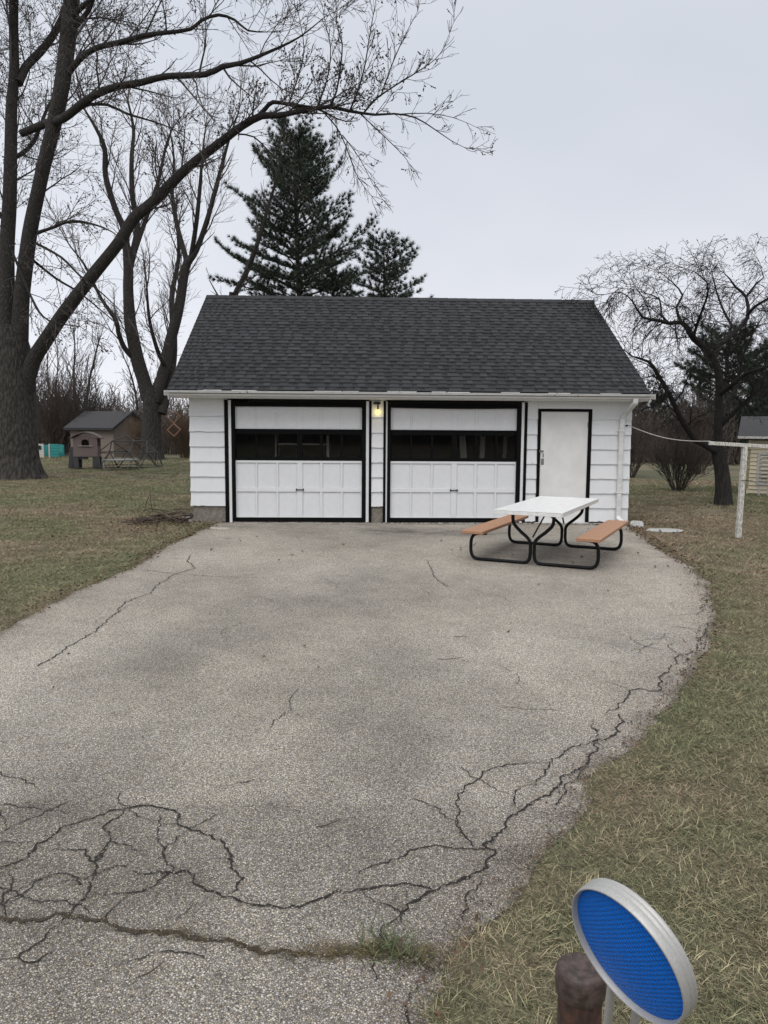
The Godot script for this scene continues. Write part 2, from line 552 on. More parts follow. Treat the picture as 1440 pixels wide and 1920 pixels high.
func conifer(called: String, label: String, at: Vector3, height: float, first: float, reach: float, o: Dictionary) -> Node3D:
	var root := thing(called, label, "pine tree", at, 0.0)
	var wood := MB.new()
	var tr := []
	var rr := []
	for k in 13:
		var t := k / 12.0
		tr.append(Vector3(sin(t * 5.0) * 0.12, height * t, cos(t * 4.0) * 0.1))
		rr.append(lerpf(height * 0.014 + 0.04, 0.02, t))
	var trunk := MB.new()
	trunk.tube(tr, rr, 9, true, 0.08)
	put("trunk", trunk, M.pine_bark, root)
	var spots := []
	var tints := []
	var h := first
	while h < height - 0.15:
		var t := (h - first) / (height - first)
		var shape: float = o.shape.call(t)
		var branches := rng.randi_range(o.n0, o.n1)
		var az := rng.randf() * TAU
		for b in branches:
			az += TAU / branches * rng.randf_range(0.7, 1.3)
			var l := reach * shape * rng.randf_range(0.6, 1.15)
			if rng.randf() < 0.1:
				l *= 0.4
			if l < 0.25:
				l = 0.25
			var pitch: float = lerpf(o.low, o.high, t) + rng.randf_range(-0.14, 0.14)
			var out := Vector3(cos(az), 0, sin(az))
			var d := (out * cos(pitch) + Vector3.UP * sin(pitch)).normalized()
			var p := Vector3(0, h + rng.randf_range(-0.12, 0.12), 0)
			var pts := [p]
			var rad := [0.012 + l * 0.011]
			var n := maxi(3, int(l / 0.3))
			for k in n:
				var f := (k + 1.0) / n
				d = (d + Vector3.UP * (o.curl * f - 0.03) + Vector3(rng.randfn(), rng.randfn(), rng.randfn()) * 0.05).normalized()
				p += d * l / n
				pts.append(p)
				rad.append(lerpf(rad[0], 0.006, f))
				if f > o.inner:
					# shoots to both sides
					var side := d.cross(Vector3.UP).normalized()
					for s in [-1.0, 1.0]:
						if rng.randf() < o.gap:
							continue
						var sl: float = (0.25 + 0.34 * l * (1.0 - f)) * rng.randf_range(0.6, 1.2)
						var sd: Vector3 = (d * 0.75 + side * s * rng.randf_range(0.5, 1.0) + Vector3.UP * rng.randf_range(-0.1, 0.3)).normalized()
						var m := maxi(1, int(sl / o.pitch))
						wood.tube([p, p + sd * sl], [0.008, 0.004], 3, false)
						for q in m:
							spots.append([p + sd * sl * (q + 1.0) / m, (sd + Vector3.UP * 0.35 + Vector3(rng.randfn(), rng.randfn(), rng.randfn()) * 0.2).normalized()])
					spots.append([p, d])
			spots.append([p, d])
			wood.tube(pts, rad, 4, false)
		h += o.whorl * rng.randf_range(0.75, 1.25)
	spots.append([Vector3(0, height, 0), Vector3.UP])
	put("branches", wood, M.pine_bark, root).set_meta("kind", "stuff")
	var where := []
	for s in spots:
		var up: Vector3 = s[1]
		var x := up.cross(Vector3(0.3, 0.1, 0.9)).normalized()
		where.append(Transform3D(Basis(x, up, x.cross(up)).rotated(up, rng.randf() * TAU).scaled(Vector3.ONE * rng.randf_range(0.8, 1.35) * o.size), s[0]))
		var g := rng.randf_range(0.65, 1.35)
		tints.append(Color(g, g * rng.randf_range(0.95, 1.1), g * rng.randf_range(0.85, 1.05)))
	many("needles", M.tuft, where, tints, root).set_meta("kind", "stuff")
	return root


func bare_tree(called: String, height: float, o: Dictionary, m: Material, stems := 1) -> Node3D:
	# a whole leafless tree grown from the ground, at the origin
	var root := Node3D.new()
	root.name = numbered(called)
	add_child(root, true)
	var crown := MB.new()
	var tk := MB.new()
	for s in stems:
		var d := Vector3(rng.randfn() * o.lean, 1, rng.randfn() * o.lean).normalized()
		var p := Vector3(rng.randfn(), 0, rng.randfn()) * 0.12 * (stems - 1)
		var pts := [p - Vector3.UP * 0.3]
		var r0: float = height * o.thick / sqrt(stems)
		var rad := [r0 * 1.35]
		var n := 10
		for k in n:
			d = (d + Vector3(rng.randfn(), 0, rng.randfn()) * 0.09 + Vector3.UP * 0.05).normalized()
			p += d * height * o.stem / n
			pts.append(p)
			rad.append(lerpf(r0, r0 * 0.3, (k + 1.0) / n))
		tk.tube(pts, rad, 7, false, 0.08)
		dress(crown, [pts, rad], height * o.every, height * o.l0, height * o.l1, o.from, o)
	put("trunk", tk, m, root)
	put("crown", crown, m, root).set_meta("kind", "stuff")
	return root


# ---------- garage ----------
func board(mb_len: float, h: float, m: Material, chip: float, seed_: int) -> ArrayMesh:
	# one lapped siding board: thin at its top, thick at its chipped lower edge; x from 0, y from 0 up
	var mb := MB.new()
	var r := RandomNumberGenerator.new()
	r.seed = seed_
	var n := maxi(2, int(mb_len / 0.06))
	var dy := []
	for k in n + 1:
		dy.append(-absf(r.randfn()) * 0.0025 + (chip * r.randf() if r.randf() < 0.12 else 0.0))
	for k in n:
		var x0 := mb_len * k / n
		var x1 := mb_len * (k + 1) / n
		var y0: float = dy[k]
		var y1: float = dy[k + 1]
		var t := 0.034
		mb.quad(Vector3(x0, y0, t), Vector3(x1, y1, t), Vector3(x1, h, 0.006), Vector3(x0, h, 0.006))
		mb.quad(Vector3(x0, y0, 0.001), Vector3(x1, y1, 0.001), Vector3(x1, y1, t), Vector3(x0, y0, t))
		mb.quad(Vector3(x0, h, 0.006), Vector3(x1, h, 0.006), Vector3(x1, h, 0.001), Vector3(x0, h, 0.001))
	for e in [0.0, mb_len]:
		var y: float = dy[0] if e == 0.0 else dy[n]
		var q := [mb.vert(Vector3(e, y, 0.001), Vector3(-1 if e == 0.0 else 1, 0, 0)), mb.vert(Vector3(e, y, 0.034), Vector3(-1 if e == 0.0 else 1, 0, 0)), mb.vert(Vector3(e, h, 0.006), Vector3(-1 if e == 0.0 else 1, 0, 0)), mb.vert(Vector3(e, h, 0.001), Vector3(-1 if e == 0.0 else 1, 0, 0))]
		mb.face(q)
	return mb.mesh(m)


func shingle_mesh(seed_: int, m: Material) -> ArrayMesh:
	# one strip shingle, 1 m long: a base sheet and the thicker random tabs laminated on it. x along, y off the roof, z down the slope
	var mb := MB.new()
	var r := RandomNumberGenerator.new()
	r.seed = seed_
	var t := 0.42 + 0.14 * r.randf()
	mb.col = Color(t, t, t)
	var z1 := EXP_COURSE
	mb.box(Vector3(0.5, 0.0095, z1 * 0.5 - 0.012), Vector3(0.996, 0.007, z1 + 0.024), 0.0015, Basis(Vector3.RIGHT, -0.06))
	var x := r.randf_range(0.0, 0.08)
	while x < 0.93:
		var w := r.randf_range(0.09, 0.22)
		w = minf(w, 0.995 - x)
		if w > 0.05:
			var s := r.randf_range(0.58, 0.98)
			mb.col = Color(s, s * 1.005, s * r.randf_range(0.99, 1.02))
			mb.box(Vector3(x + w / 2.0, 0.0165, z1 * 0.5 + 0.004 + r.randf_range(-0.003, 0.003)), Vector3(w, 0.007, z1 + 0.006), 0.0015, Basis(Vector3.RIGHT, -0.06))
		x += w + r.randf_range(0.05, 0.16)
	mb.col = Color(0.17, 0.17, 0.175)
	mb.box(Vector3(0.5, 0.0172, 0.014), Vector3(0.997, 0.004, 0.040), 0.001, Basis(Vector3.RIGHT, -0.06))  # dark granule band, painting in the shadow line under the course above
	return mb.mesh(m)


func garage_door(g: Node3D, x0: float, x1: float, top: float, sag: float) -> void:
	# black framed overhead door: recessed panels in three rows, a row of panes
	var d := Node3D.new()
	var k := 0
	for ch in g.get_children():
		if String(ch.name).begins_with("garage_door"):
			k += 1
	d.name = "garage_door" if k == 0 else "garage_door_%03d" % k
	g.add_child(d, true)
	var w := x1 - x0
	var cols := []
	var edges := [0.008, 0.158, 0.170, 0.322, 0.337, 0.485, 0.528, 0.668, 0.688, 0.832, 0.848, 0.992]
	for i in 6:
		cols.append([x0 + w * edges[i * 2], x0 + w * edges[i * 2 + 1]])
	var zf := -0.015
	# white leaf behind, in two sections with the stiles and rails proud of it
	for sec in [[0.085, 1.072], [1.615, top]]:
		var mb := MB.new()
		mb.box(Vector3((x0 + x1) / 2, (sec[0] + sec[1]) / 2, zf - 0.03), Vector3(w, sec[1] - sec[0], 0.03), 0.003)
		put("door_section", mb, M.door_white, d)
	var rails := MB.new()
	var deep: float = 0.024
	for sec in [[0.085, 0.094, 0.547, 0.0], [0.594, 1.043, 1.072, 0.0], [1.615, 1.63, top, 0.0]]:
		pass
	for bar in [[0.085, 0.108], [0.533, 0.602], [1.034, 1.072]]:
		rails.box(Vector3((x0 + x1) / 2, (bar[0] + bar[1]) / 2, zf - 0.003), Vector3(w, bar[1] - bar[0], deep), 0.003)
	for row in [[0.108, 0.533], [0.602, 1.034]]:
		for i in 7:
			var a: float = x0 if i == 0 else cols[i - 1][1]
			var b: float = x1 if i == 6 else cols[i][0]
			rails.box(Vector3((a + b) / 2, (row[0] + row[1]) / 2, zf - 0.0033), Vector3(b - a, row[1] - row[0] - 0.001, deep), 0.003)
	for i in range(1, 6):
		var a: float = cols[i - 1][1]
		var b: float = cols[i][0]
		rails.box(Vector3((a + b) / 2, (1.615 + top) / 2, zf - 0.0105), Vector3(b - a, top - 1.618, 0.011), 0.003)
	put("door_rail", rails, M.door_white, d)
	for row in [[0.118, 0.523], [0.612, 1.022]]:
		for c in cols:
			var mb := MB.new()
			mb.box(Vector3((c[0] + c[1]) / 2, (row[0] + row[1]) / 2, zf - 0.0135), Vector3(c[1] - c[0] - 0.03, row[1] - row[0], 0.006), 0.004)
			put("panel", mb, M.door_white, d)
	for c in cols:
		var mb := MB.new()
		mb.box(Vector3((c[0] + c[1]) / 2, (1.625 + top) / 2, zf - 0.0135), Vector3(c[1] - c[0] - 0.02, top - 1.645, 0.005), 0.003)
		put("panel", mb, M.door_white, d)
	# black window section
	var f := MB.new()
	var wy0 := 1.075
	var wy1 := 1.612
	f.box(Vector3((x0 + x1) / 2, (wy0 + 1.135) / 2, zf - 0.02), Vector3(w, 1.135 - wy0, 0.036), 0.003)
	f.box(Vector3((x0 + x1) / 2, (1.525 + wy1) / 2, zf - 0.02), Vector3(w, wy1 - 1.525, 0.036), 0.003)
	for i in 7:
		var a: float = x0 if i == 0 else cols[i - 1][1]
		var b: float = x1 if i == 6 else cols[i][0]
		f.box(Vector3((a + b) / 2, 1.33, zf - 0.02), Vector3(b - a, 0.389, 0.036), 0.003)
	put("window_frame", f, M.black, d)
	for c in cols:
		var mb := MB.new()
		mb.box(Vector3((c[0] + c[1]) / 2, 1.33, zf - 0.026), Vector3(c[1] - c[0] + 0.006, 0.396, 0.004), 0.0005)
		put("pane", mb, M.pane, d)
	# black casing round the leaf, its head slightly sagged
	var fr := MB.new()
	fr.box(Vector3((x0 + x1) / 2, 0.043, zf - 0.012), Vector3(w, 0.082, 0.05), 0.004)
	fr.box(Vector3(x0 - 0.026, 1.03, 0.0), Vector3(0.052, 2.06, 0.06), 0.004)
	fr.box(Vector3(x1 + 0.033, 1.03, 0.0), Vector3(0.066, 2.06, 0.06), 0.004)
	var n := 8
	for i in n:
		var a := x0 + w * i / n
		var b := x0 + w * (i + 1) / n
		var s0 := sag * sin(PI * i / n)
		var s1 := sag * sin(PI * (i + 1) / n)
		fr.quad(Vector3(a, top - s0, 0.028), Vector3(b, top - s1, 0.028), Vector3(b, 2.07, 0.028), Vector3(a, 2.07, 0.028))
		fr.quad(Vector3(a, top - s0, -0.03), Vector3(b, top - s1, -0.03), Vector3(b, top - s1, 0.028), Vector3(a, top - s0, 0.028))
	put("door_frame", fr, M.black, d)
	var h := MB.new()
	var hx := x0 + w * 0.507
	h.box(Vector3(hx, 0.572, zf + 0.028), Vector3(0.12, 0.016, 0.012), 0.004)
	for s in [-1, 1]:
		h.box(Vector3(hx + s * 0.058, 0.572, zf + 0.014), Vector3(0.02, 0.042, 0.03), 0.004)
	put("handle", h, M.iron, d)


func make_garage() -> void:
	var g := thing("garage", "white single storey garage with two overhead doors and dark shingled gable roof", "garage", Vector3(G0X, 0, G0Z), deg_to_rad(2.0))
	var xl := -3.33
	var xr := 4.275
	var zb := -6.25
	# walls with thickness
	var wb := MB.new()
	for s in [[xl, -2.7], [-0.27, 0.015], [2.41, 2.69]]:
		wb.box(Vector3((s[0] + s[1]) / 2, 1.2, -0.06), Vector3(s[1] - s[0], 1.85, 0.12), 0.002)
	wb.box(Vector3((3.545 + xr) / 2, 1.2, -0.06), Vector3(xr - 3.545, 1.85, 0.12), 0.002)
	wb.box(Vector3(3.117, 2.06, -0.06), Vector3(0.854, 0.128, 0.118), 0.002)
	wb.box(Vector3((xl + xr) / 2, 2.2, -0.07), Vector3(xr - xl, 0.148, 0.1), 0.002)
	wb.box(Vector3((xl + xr) / 2, 1.275, zb - 0.06), Vector3(xr - xl, 2.0, 0.12), 0.002)
	for x in [xl + 0.06, xr - 0.06]:
		wb.box(Vector3(x, 1.275, zb / 2 - 0.06), Vector3(0.116, 1.996, -zb - 0.126), 0.002)
		# gable above
		var p := [Vector2(0.36, 2.2), Vector2(-3.1, 4.26), Vector2(-6.56, 2.2)]
		for e in [-0.055, 0.055]:
			var q := []
			for k in 3:
				q.append(wb.vert(Vector3(x + e, p[k].y, p[k].x), Vector3(signf(e), 0, 0)))
			wb.face(q)
	put("wall", wb, M.white_wood, g)
	var fd := MB.new()
	for s in [[xl + 0.015, -2.755], [-0.234, -0.032], [2.462, 2.642], [3.592, xr - 0.02]]:
		fd.box(Vector3((s[0] + s[1]) / 2, 0.09, -0.062), Vector3(s[1] - s[0], 0.4, 0.13), 0.006)
	fd.box(Vector3((xl + xr) / 2, 0.09, zb - 0.06), Vector3(xr - xl - 0.03, 0.4, 0.115), 0.006)
	for x in [xl + 0.07, xr - 0.07]:
		fd.box(Vector3(x, 0.09, zb / 2 - 0.06), Vector3(0.11, 0.39, -zb - 0.14), 0.006)
	put("foundation", fd, M.concrete_block, g)
	var fl := MB.new()
	fl.box(Vector3((xl + xr) / 2, -0.04, zb / 2 - 0.05), Vector3(xr - xl - 0.26, 0.1, -zb - 0.15), 0.004)
	put("floor", fl, M.concrete, g)
	# siding boards: left of the doors, between them, round the side door, and on the hidden sides
	var lines := [0.288, 0.538, 0.796, 1.053, 1.309, 1.564, 1.827, 2.09]
	var sd := 1
	var over := put_mesh("siding_board", board(0.944, 0.131, M.siding[0], 0.004, 71), g)
	over.position = Vector3(2.647, 1.997, 0.002)
	for span in [[xl - 0.012, -2.752, 0], [-0.235, -0.032, 0], [2.462, 2.643, 1], [3.593, xr + 0.012, 1]]:
		for k in 7:
			var y0: float = lines[k] - (0.01 if span[2] == 1 else 0.0)
			if span[2] == 1 and k == 0:
				y0 = 0.272
			var y1: float = lines[k + 1] + 0.02
			if k == 6: y1 = 2.125
			var b := put_mesh("siding_board", board(span[1] - span[0], y1 - y0, M.siding[sd % 3], 0.012, sd), g)
			b.position = Vector3(span[0], y0, 0.002)
			sd += 1
		if span[2] == 1:
			var b := put_mesh("siding_board", board(span[1] - span[0], 0.26, M.siding[1], 0.02, 70), g)
			b.position = Vector3(span[0], 0.03, 0.002)
	for k in 8:
		for s in [[xr, -0.02, PI / 2], [xl, zb - 0.1, -PI / 2]]:
			var b := put_mesh("siding_board", board(-zb + 0.08, 0.275, M.siding[k % 3], 0.01, 90 + k), g)
			b.rotation.y = s[2]
			b.position = Vector3(s[0], lines[k] if k < 7 else 2.09, s[1])
	# black and white upright trims beside the doors
	for s in [[-2.75, -2.70, 2.1], [-0.272, -0.236, 2.1], [-0.031, 0.008, 2.1], [2.416, 2.46, 2.1]]:
		var tb := MB.new()
		tb.box(Vector3((s[0] + s[1]) / 2, s[2] / 2 + 0.004, 0.02), Vector3(s[1] - s[0], s[2], 0.045), 0.004)
		put("trim", tb, M.black, g)
	for s in [[-2.685, -2.637], [-0.33, -0.278], [0.012, 0.038], [2.362, 2.412]]:
		var tw := MB.new()
		tw.box(Vector3((s[0] + s[1]) / 2, 1.05, 0.01), Vector3(s[1] - s[0], 2.1, 0.03), 0.004)
		put("jamb", tw, M.white_wood, g)
	garage_door(g, -2.575, -0.40, 1.995, -0.012)
	garage_door(g, 0.095, 2.288, 1.995, 0.014)
	# side door
	var dr := Node3D.new()
	dr.name = "side_door"
	g.add_child(dr, true)
	var leaf := MB.new()
	leaf.box(Vector3(3.115, 0.985, -0.005), Vector3(0.83, 1.925, 0.04), 0.004)
	put("door_leaf", leaf, M.door_worn, dr)
	var cs := MB.new()
	cs.box(Vector3(2.671, 1.0, 0.012), Vector3(0.055, 1.99, 0.06), 0.004)
	cs.box(Vector3(3.560, 1.0, 0.012), Vector3(0.056, 1.99, 0.06), 0.004)
	cs.box(Vector3(3.115, 1.972, 0.0125), Vector3(0.831, 0.046, 0.06), 0.004)
	put("door_frame", cs, M.black, dr)
	var sill := MB.new()
	sill.box(Vector3(3.115, 0.0, -0.01), Vector3(0.95, 0.036, 0.12), 0.004)
	put("door_sill", sill, M.white_wood, dr)
	var hs := MB.new()
	hs.box(Vector3(2.725, 1.262, 0.02), Vector3(0.07, 0.03, 0.016), 0.003)
	hs.box(Vector3(2.695, 1.262, 0.046), Vector3(0.03, 0.045, 0.02), 0.004)
	hs.box(Vector3(2.755, 1.19, 0.018), Vector3(0.02, 0.07, 0.01), 0.003)
	hs.box(Vector3(2.745, 1.08, 0.017), Vector3(0.05, 0.11, 0.004), 0.001)
	put("latch", hs, M.steel, dr)
	for y in [0.3, 1.72]:
		var hg := MB.new()
		hg.box(Vector3(3.522, y, 0.018), Vector3(0.016, 0.09, 0.012), 0.003)
		put("hinge", hg, M.steel, dr)

	# roof: deck, shingles, ridge
	var ang := atan2(4.34 - 2.245, 3.52)
	var slope := sqrt(3.52 * 3.52 + 2.095 * 2.095)
	var rx0 := -3.615
	var rx1 := 4.462
	var deck := MB.new()
	deck.extrude([Vector2(0.415, 2.215), Vector2(0.415, 2.235), Vector2(-3.1, 4.328), Vector2(-6.615, 2.235), Vector2(-6.615, 2.215), Vector2(-3.1, 4.30)], rx0 + 0.01, rx1 - 0.01)
	var roof := put("roof", deck, M.roof_deck, g)
	var down := Vector3(0, -sin(ang), cos(ang))
	var off := Vector3(0, cos(ang), sin(ang))
	var bs := Basis(Vector3.RIGHT, off, down)
	var kinds := []
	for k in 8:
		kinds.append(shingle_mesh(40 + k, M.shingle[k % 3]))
	var courses := 29
	var ridge := Vector3(0, 4.333, -3.1)
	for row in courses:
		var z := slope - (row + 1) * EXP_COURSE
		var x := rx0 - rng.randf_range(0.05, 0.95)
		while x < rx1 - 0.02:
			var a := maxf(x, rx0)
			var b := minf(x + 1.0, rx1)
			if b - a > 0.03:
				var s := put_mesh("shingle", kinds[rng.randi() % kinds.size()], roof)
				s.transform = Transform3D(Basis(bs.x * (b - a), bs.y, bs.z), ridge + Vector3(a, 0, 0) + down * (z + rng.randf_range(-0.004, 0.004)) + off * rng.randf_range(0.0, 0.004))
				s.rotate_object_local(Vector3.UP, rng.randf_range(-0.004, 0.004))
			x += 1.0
	var back := MB.new()
	for row in courses:
		var z := slope - (row + 1) * EXP_COURSE
		var dn := Vector3(0, -sin(ang), -cos(ang))
		back.box(ridge + Vector3((rx0 + rx1) / 2, 0, 0) + dn * (z + 0.06) + Vector3(0, cos(ang), -sin(ang)) * 0.008, Vector3(rx1 - rx0, 0.006, 0.165), 0.002, Basis(Vector3.LEFT, Vector3(0, cos(ang), -sin(ang)), dn) * Basis(Vector3.RIGHT, 0.035))
	put("back_shingles", back, M.shingle[0], roof).set_meta("kind", "stuff")
	var cap := MB.new()
	var cx := rx0
	while cx < rx1 - 0.05:
		var l := minf(0.2, rx1 - cx)
		var t := rng.randf_range(0.55, 0.8)
		cap.col = Color(t, t, t)
		for s in [-1.0, 1.0]:
			var dn := Vector3(0, -sin(ang), cos(ang) * s)
			cap.box(ridge + Vector3(cx + l / 2 + 0.01, 0.024 + rng.randf() * 0.004, 0) + dn * 0.07, Vector3(l + 0.015, 0.007, 0.15), 0.002, Basis(Vector3.RIGHT * s, Vector3(0, cos(ang), sin(ang) * s), dn) * Basis(Vector3(0, 0, 1), 0.02 * s))
		cx += l
	put("ridge_cap", cap, M.shingle[1], roof)
	# rake boards, soffit, fascia
	var rk := MB.new()
	for x in [rx0 + 0.024, rx1 - 0.024]:
		for s in [-1.0, 1.0]:
			var dn := Vector3(0, -sin(ang), cos(ang) * s)
			rk.box(Vector3(x, 4.24, -3.1) + dn * (slope / 2 + 0.02), Vector3(0.02, 0.11, slope + 0.02), 0.003, Basis(Vector3.RIGHT * s, Vector3(0, cos(ang), sin(ang) * s), dn))
	put("rake_board", rk, M.white_wood, roof)
	var sf := MB.new()
	sf.box(Vector3((rx0 + rx1) / 2, 2.132, 0.19), Vector3(rx1 - rx0 - 0.05, 0.014, 0.36), 0.002)
	put("soffit", sf, M.white_wood, g)
	var fa := MB.new()
	fa.box(Vector3((rx0 + rx1) / 2, 2.185, 0.383), Vector3(rx1 - rx0 - 0.02, 0.1, 0.022), 0.003)
	put("fascia", fa, M.white_wood, g)
	# peeled drip strip left under the shingles
	var pl := MB.new()
	var px := rx0 + 0.03
	while px < rx1 - 0.1:
		var l := rng.randf_range(0.06, 0.5)
		var share := 0.75 if px < -1.2 else 0.22
		if rng.randf() < share:
			pl.box(Vector3(px + l / 2, 2.242 + rng.randf_range(-0.004, 0.003), 0.437), Vector3(l, rng.randf_range(0.012, 0.022), 0.006), 0.001, Basis(Vector3.RIGHT, rng.randf_range(-0.5, 0.1)))
		px += l + 0.02
	put("peeling_strip", pl, M.peeled, g)
	# gutter and downspout
	var gu := MB.new()
	gu.extrude([Vector2(0.396, 2.155), Vector2(0.46, 2.155), Vector2(0.475, 2.18), Vector2(0.5, 2.205), Vector2(0.5, 2.222), Vector2(0.512, 2.226), Vector2(0.512, 2.232), Vector2(0.494, 2.232), Vector2(0.494, 2.208), Vector2(0.47, 2.186), Vector2(0.456, 2.162), Vector2(0.402, 2.162), Vector2(0.402, 2.232), Vector2(0.396, 2.232)], -3.64, 4.5)
	gu.box(Vector3(-3.643, 2.19, 0.45), Vector3(0.006, 0.078, 0.1), 0.001)
	gu.box(Vector3(4.503, 2.19, 0.45), Vector3(0.006, 0.078, 0.1), 0.001)
	put("gutter", gu, M.gutter, g)
	var db := MB.new()
	for k in 220:
		var r := rng.randf_range(0.006, 0.017)
		db.box(Vector3(rng.randf_range(-3.55, 4.4), 2.207 + rng.randf() * 0.02, rng.randf_range(0.42, 0.485)), Vector3(r * 3, r, r * 2), 0.002, Basis.from_euler(Vector3(rng.randf(), rng.randf() * 6.0, rng.randf())))
	db.box(Vector3(0.43, 2.195, 0.447), Vector3(8.0, 0.02, 0.085), 0.003)
	put("gutter_debris", db, M.litter, g).set_meta("kind", "stuff")
	var ds := MB.new()
	var sp := [Vector3(4.19, 2.155, 0.44), Vector3(4.19, 2.09, 0.43), Vector3(4.15, 1.93, 0.12), Vector3(4.11, 1.84, 0.072), Vector3(4.098, 1.7, 0.068), Vector3(4.098, 0.13, 0.068), Vector3(4.10, 0.08, 0.1), Vector3(4.12, 0.05, 0.2)]
	for k in sp.size() - 1:
		var a: Vector3 = sp[k]
		var b: Vector3 = sp[k + 1]
		var dy := (b - a).normalized()
		var xx := Vector3(1, 0, 0)
		var zz := xx.cross(dy).normalized()
		xx = dy.cross(zz)
		ds.box((a + b) / 2, Vector3(0.085, (b - a).length() + 0.02, 0.062), 0.01, Basis(xx, dy, zz))
	var spout := put("downspout", ds, M.gutter, g)
	var st := MB.new()
	for y in [0.55, 1.62]:
		st.box(Vector3(4.098, y, 0.07), Vector3(0.12, 0.025, 0.07), 0.003)
	put("strap", st, M.gutter, spout)
	# places where the paint has come off the siding
	var ch := MB.new()
	for k in 11:
		var sp2: Array = [[-3.3, -2.8], [-0.22, -0.05], [2.48, 2.62], [3.62, 4.05], [4.15, 4.26]][rng.randi() % 5]
		var wv := rng.randf_range(0.008, 0.035)
		ch.box(Vector3(rng.randf_range(sp2[0], sp2[1]), lines[rng.randi() % 4] + rng.randf_range(0.0, 0.012), 0.0345), Vector3(wv, wv * rng.randf_range(0.2, 0.6), 0.004), 0.0015, Basis(Vector3(0, 0, 1), rng.randf_range(-0.4, 0.4)))
	put("paint_chip", ch, M.concrete_block, g).set_meta("kind", "stuff")
	# a knot hole and rust marks are in the paint; the cable hook for the clothesline
	var hk := MB.new()
	hk.box(Vector3(4.2, 1.715, 0.03), Vector3(0.03, 0.03, 0.02), 0.003)
	hk.tube([Vector3(4.2, 1.715, 0.04), Vector3(4.23, 1.72, 0.07), Vector3(4.26, 1.71, 0.06)], [0.005, 0.005, 0.005], 6)
	put("line_hook", hk, M.iron, g)

	# porch lamp between the doors
	var lamp := thing("wall_lamp", "lit round porch lamp on white boards between the two garage doors", "lamp", Vector3(G0X, 0, G0Z), deg_to_rad(2.0))
	var lb := MB.new()
	lb.box(Vector3(-0.145, 2.065, 0.05), Vector3(0.12, 0.04, 0.07), 0.008)
	lb.lathe(Vector3(-0.13, 1.955, 0.085), [Vector2(0.014, 0.0), Vector2(0.014, 0.095)], 14)
	put("lamp_base", lb, M.iron, lamp)
	var bulb := MB.new()
	var pr := []
	for k in 13:
		var a := -PI / 2 + PI * k / 12.0
		pr.append(Vector2(0.046 * cos(a), 0.046 * sin(a)))
	bulb.lathe(Vector3(-0.13, 1.915, 0.085), pr, 18)
	put("bulb", bulb, M.bulb, lamp)
	var ol := OmniLight3D.new()
	ol.name = "lamp_light"
	ol.light_color = Color(1.0, 0.9, 0.68)
	ol.light_energy = 0.007
	ol.light_size = 0.045
	ol.omni_range = 12.0
	ol.omni_attenuation = 2.0
	ol.shadow_enabled = true
	ol.position = Vector3(-0.13, 1.915, 0.085)
	lamp.add_child(ol, true)

	# made-up pale shelf and boards behind the panes, standing in for reflections
	var shelf := thing("reflection_shelf", "added pale shelf standing in for reflections in the left garage door's panes", "shelf", Vector3(G0X, 0, G0Z), deg_to_rad(2.0))
	for x in [-1.9, -1.0]:
		var mb := MB.new()
		mb.box(Vector3(x, 0.85, -0.5), Vector3(0.05, 1.7, 0.4), 0.004)
		put("upright", mb, M.reflection_pale, shelf)
	for y in [0.4, 0.9, 1.35]:
		var mb := MB.new()
		mb.box(Vector3(-1.45, y, -0.5), Vector3(0.85, 0.03, 0.4), 0.004)
		put("shelf_board", mb, M.reflection_pale, shelf)
	for k in 3:  # added boards in place of the pale strips mirrored in the glass
		var mb := MB.new()
		mb.box(Vector3.ZERO, Vector3(0.11 - k * 0.02, 1.7, 0.03), 0.004)
		var o := put("reflection_board", mb, M.reflection_pale)
		o.position = Vector3(G0X + [1.42, 1.72, 2.12][k], 0.84, G0Z - 0.40 - 0.04 * k)
		o.rotation = Vector3(-0.12, 0.2 * k, [0.05, -0.08, -0.14][k])
		tag(o, ["widest pale board added for reflections in the right garage door's panes", "middle pale board added for reflections in the right garage door's panes", "thinnest tilted board added for reflections in the right garage door's last pane"][k], "board", "boards added for reflections in the door panes")


# ---------- ground ----------
const LEFT_EDGE := [Vector2(4.0, -3.3), Vector2(0.0, -3.15), Vector2(-6.05, -3.08), Vector2(-7.47, -3.08), Vector2(-8.9, -2.93), Vector2(-10.2, -3.0), Vector2(-11.3, -2.97), Vector2(-12.4, -2.92), Vector2(-13.4, -2.9)]
const RIGHT_EDGE := [Vector2(4.0, -0.5), Vector2(1.0, -0.25), Vector2(-1.0, -0.05), Vector2(-1.95, 0.11), Vector2(-2.2, 0.2), Vector2(-2.33, 0.27), Vector2(-2.47, 0.41), Vector2(-2.73, 0.57), Vector2(-2.97, 0.75), Vector2(-3.24, 0.88), Vector2(-3.51, 1.02), Vector2(-3.82, 1.28), Vector2(-4.36, 1.68), Vector2(-5.13, 2.13), Vector2(-5.88, 2.57), Vector2(-6.57, 2.88), Vector2(-7.43, 3.22), Vector2(-8.25, 3.54), Vector2(-9.06, 3.7), Vector2(-10.5, 3.83), Vector2(-11.8, 4.02), Vector2(-13.4, 4.2)]
var edge_noise := noise(0.9, 5, 4)
var patch := noise(0.22, 11, 4)
var fine := noise(1.7, 12, 3)


func edge(table: Array, z: float) -> float:
	for k in table.size() - 1:
		if z <= table[k].x and z >= table[k + 1].x:
			return lerpf(table[k].y, table[k + 1].y, (table[k].x - z) / (table[k].x - table[k + 1].x))
	return table[0].y if z > table[0].x else table[table.size() - 1].y


func left_edge(z: float) -> float:
	return edge(LEFT_EDGE, z) + 0.05 * edge_noise.get_noise_2d(z * 2.0, 3.0) + 0.02 * edge_noise.get_noise_2d(z * 9.0, 8.0)


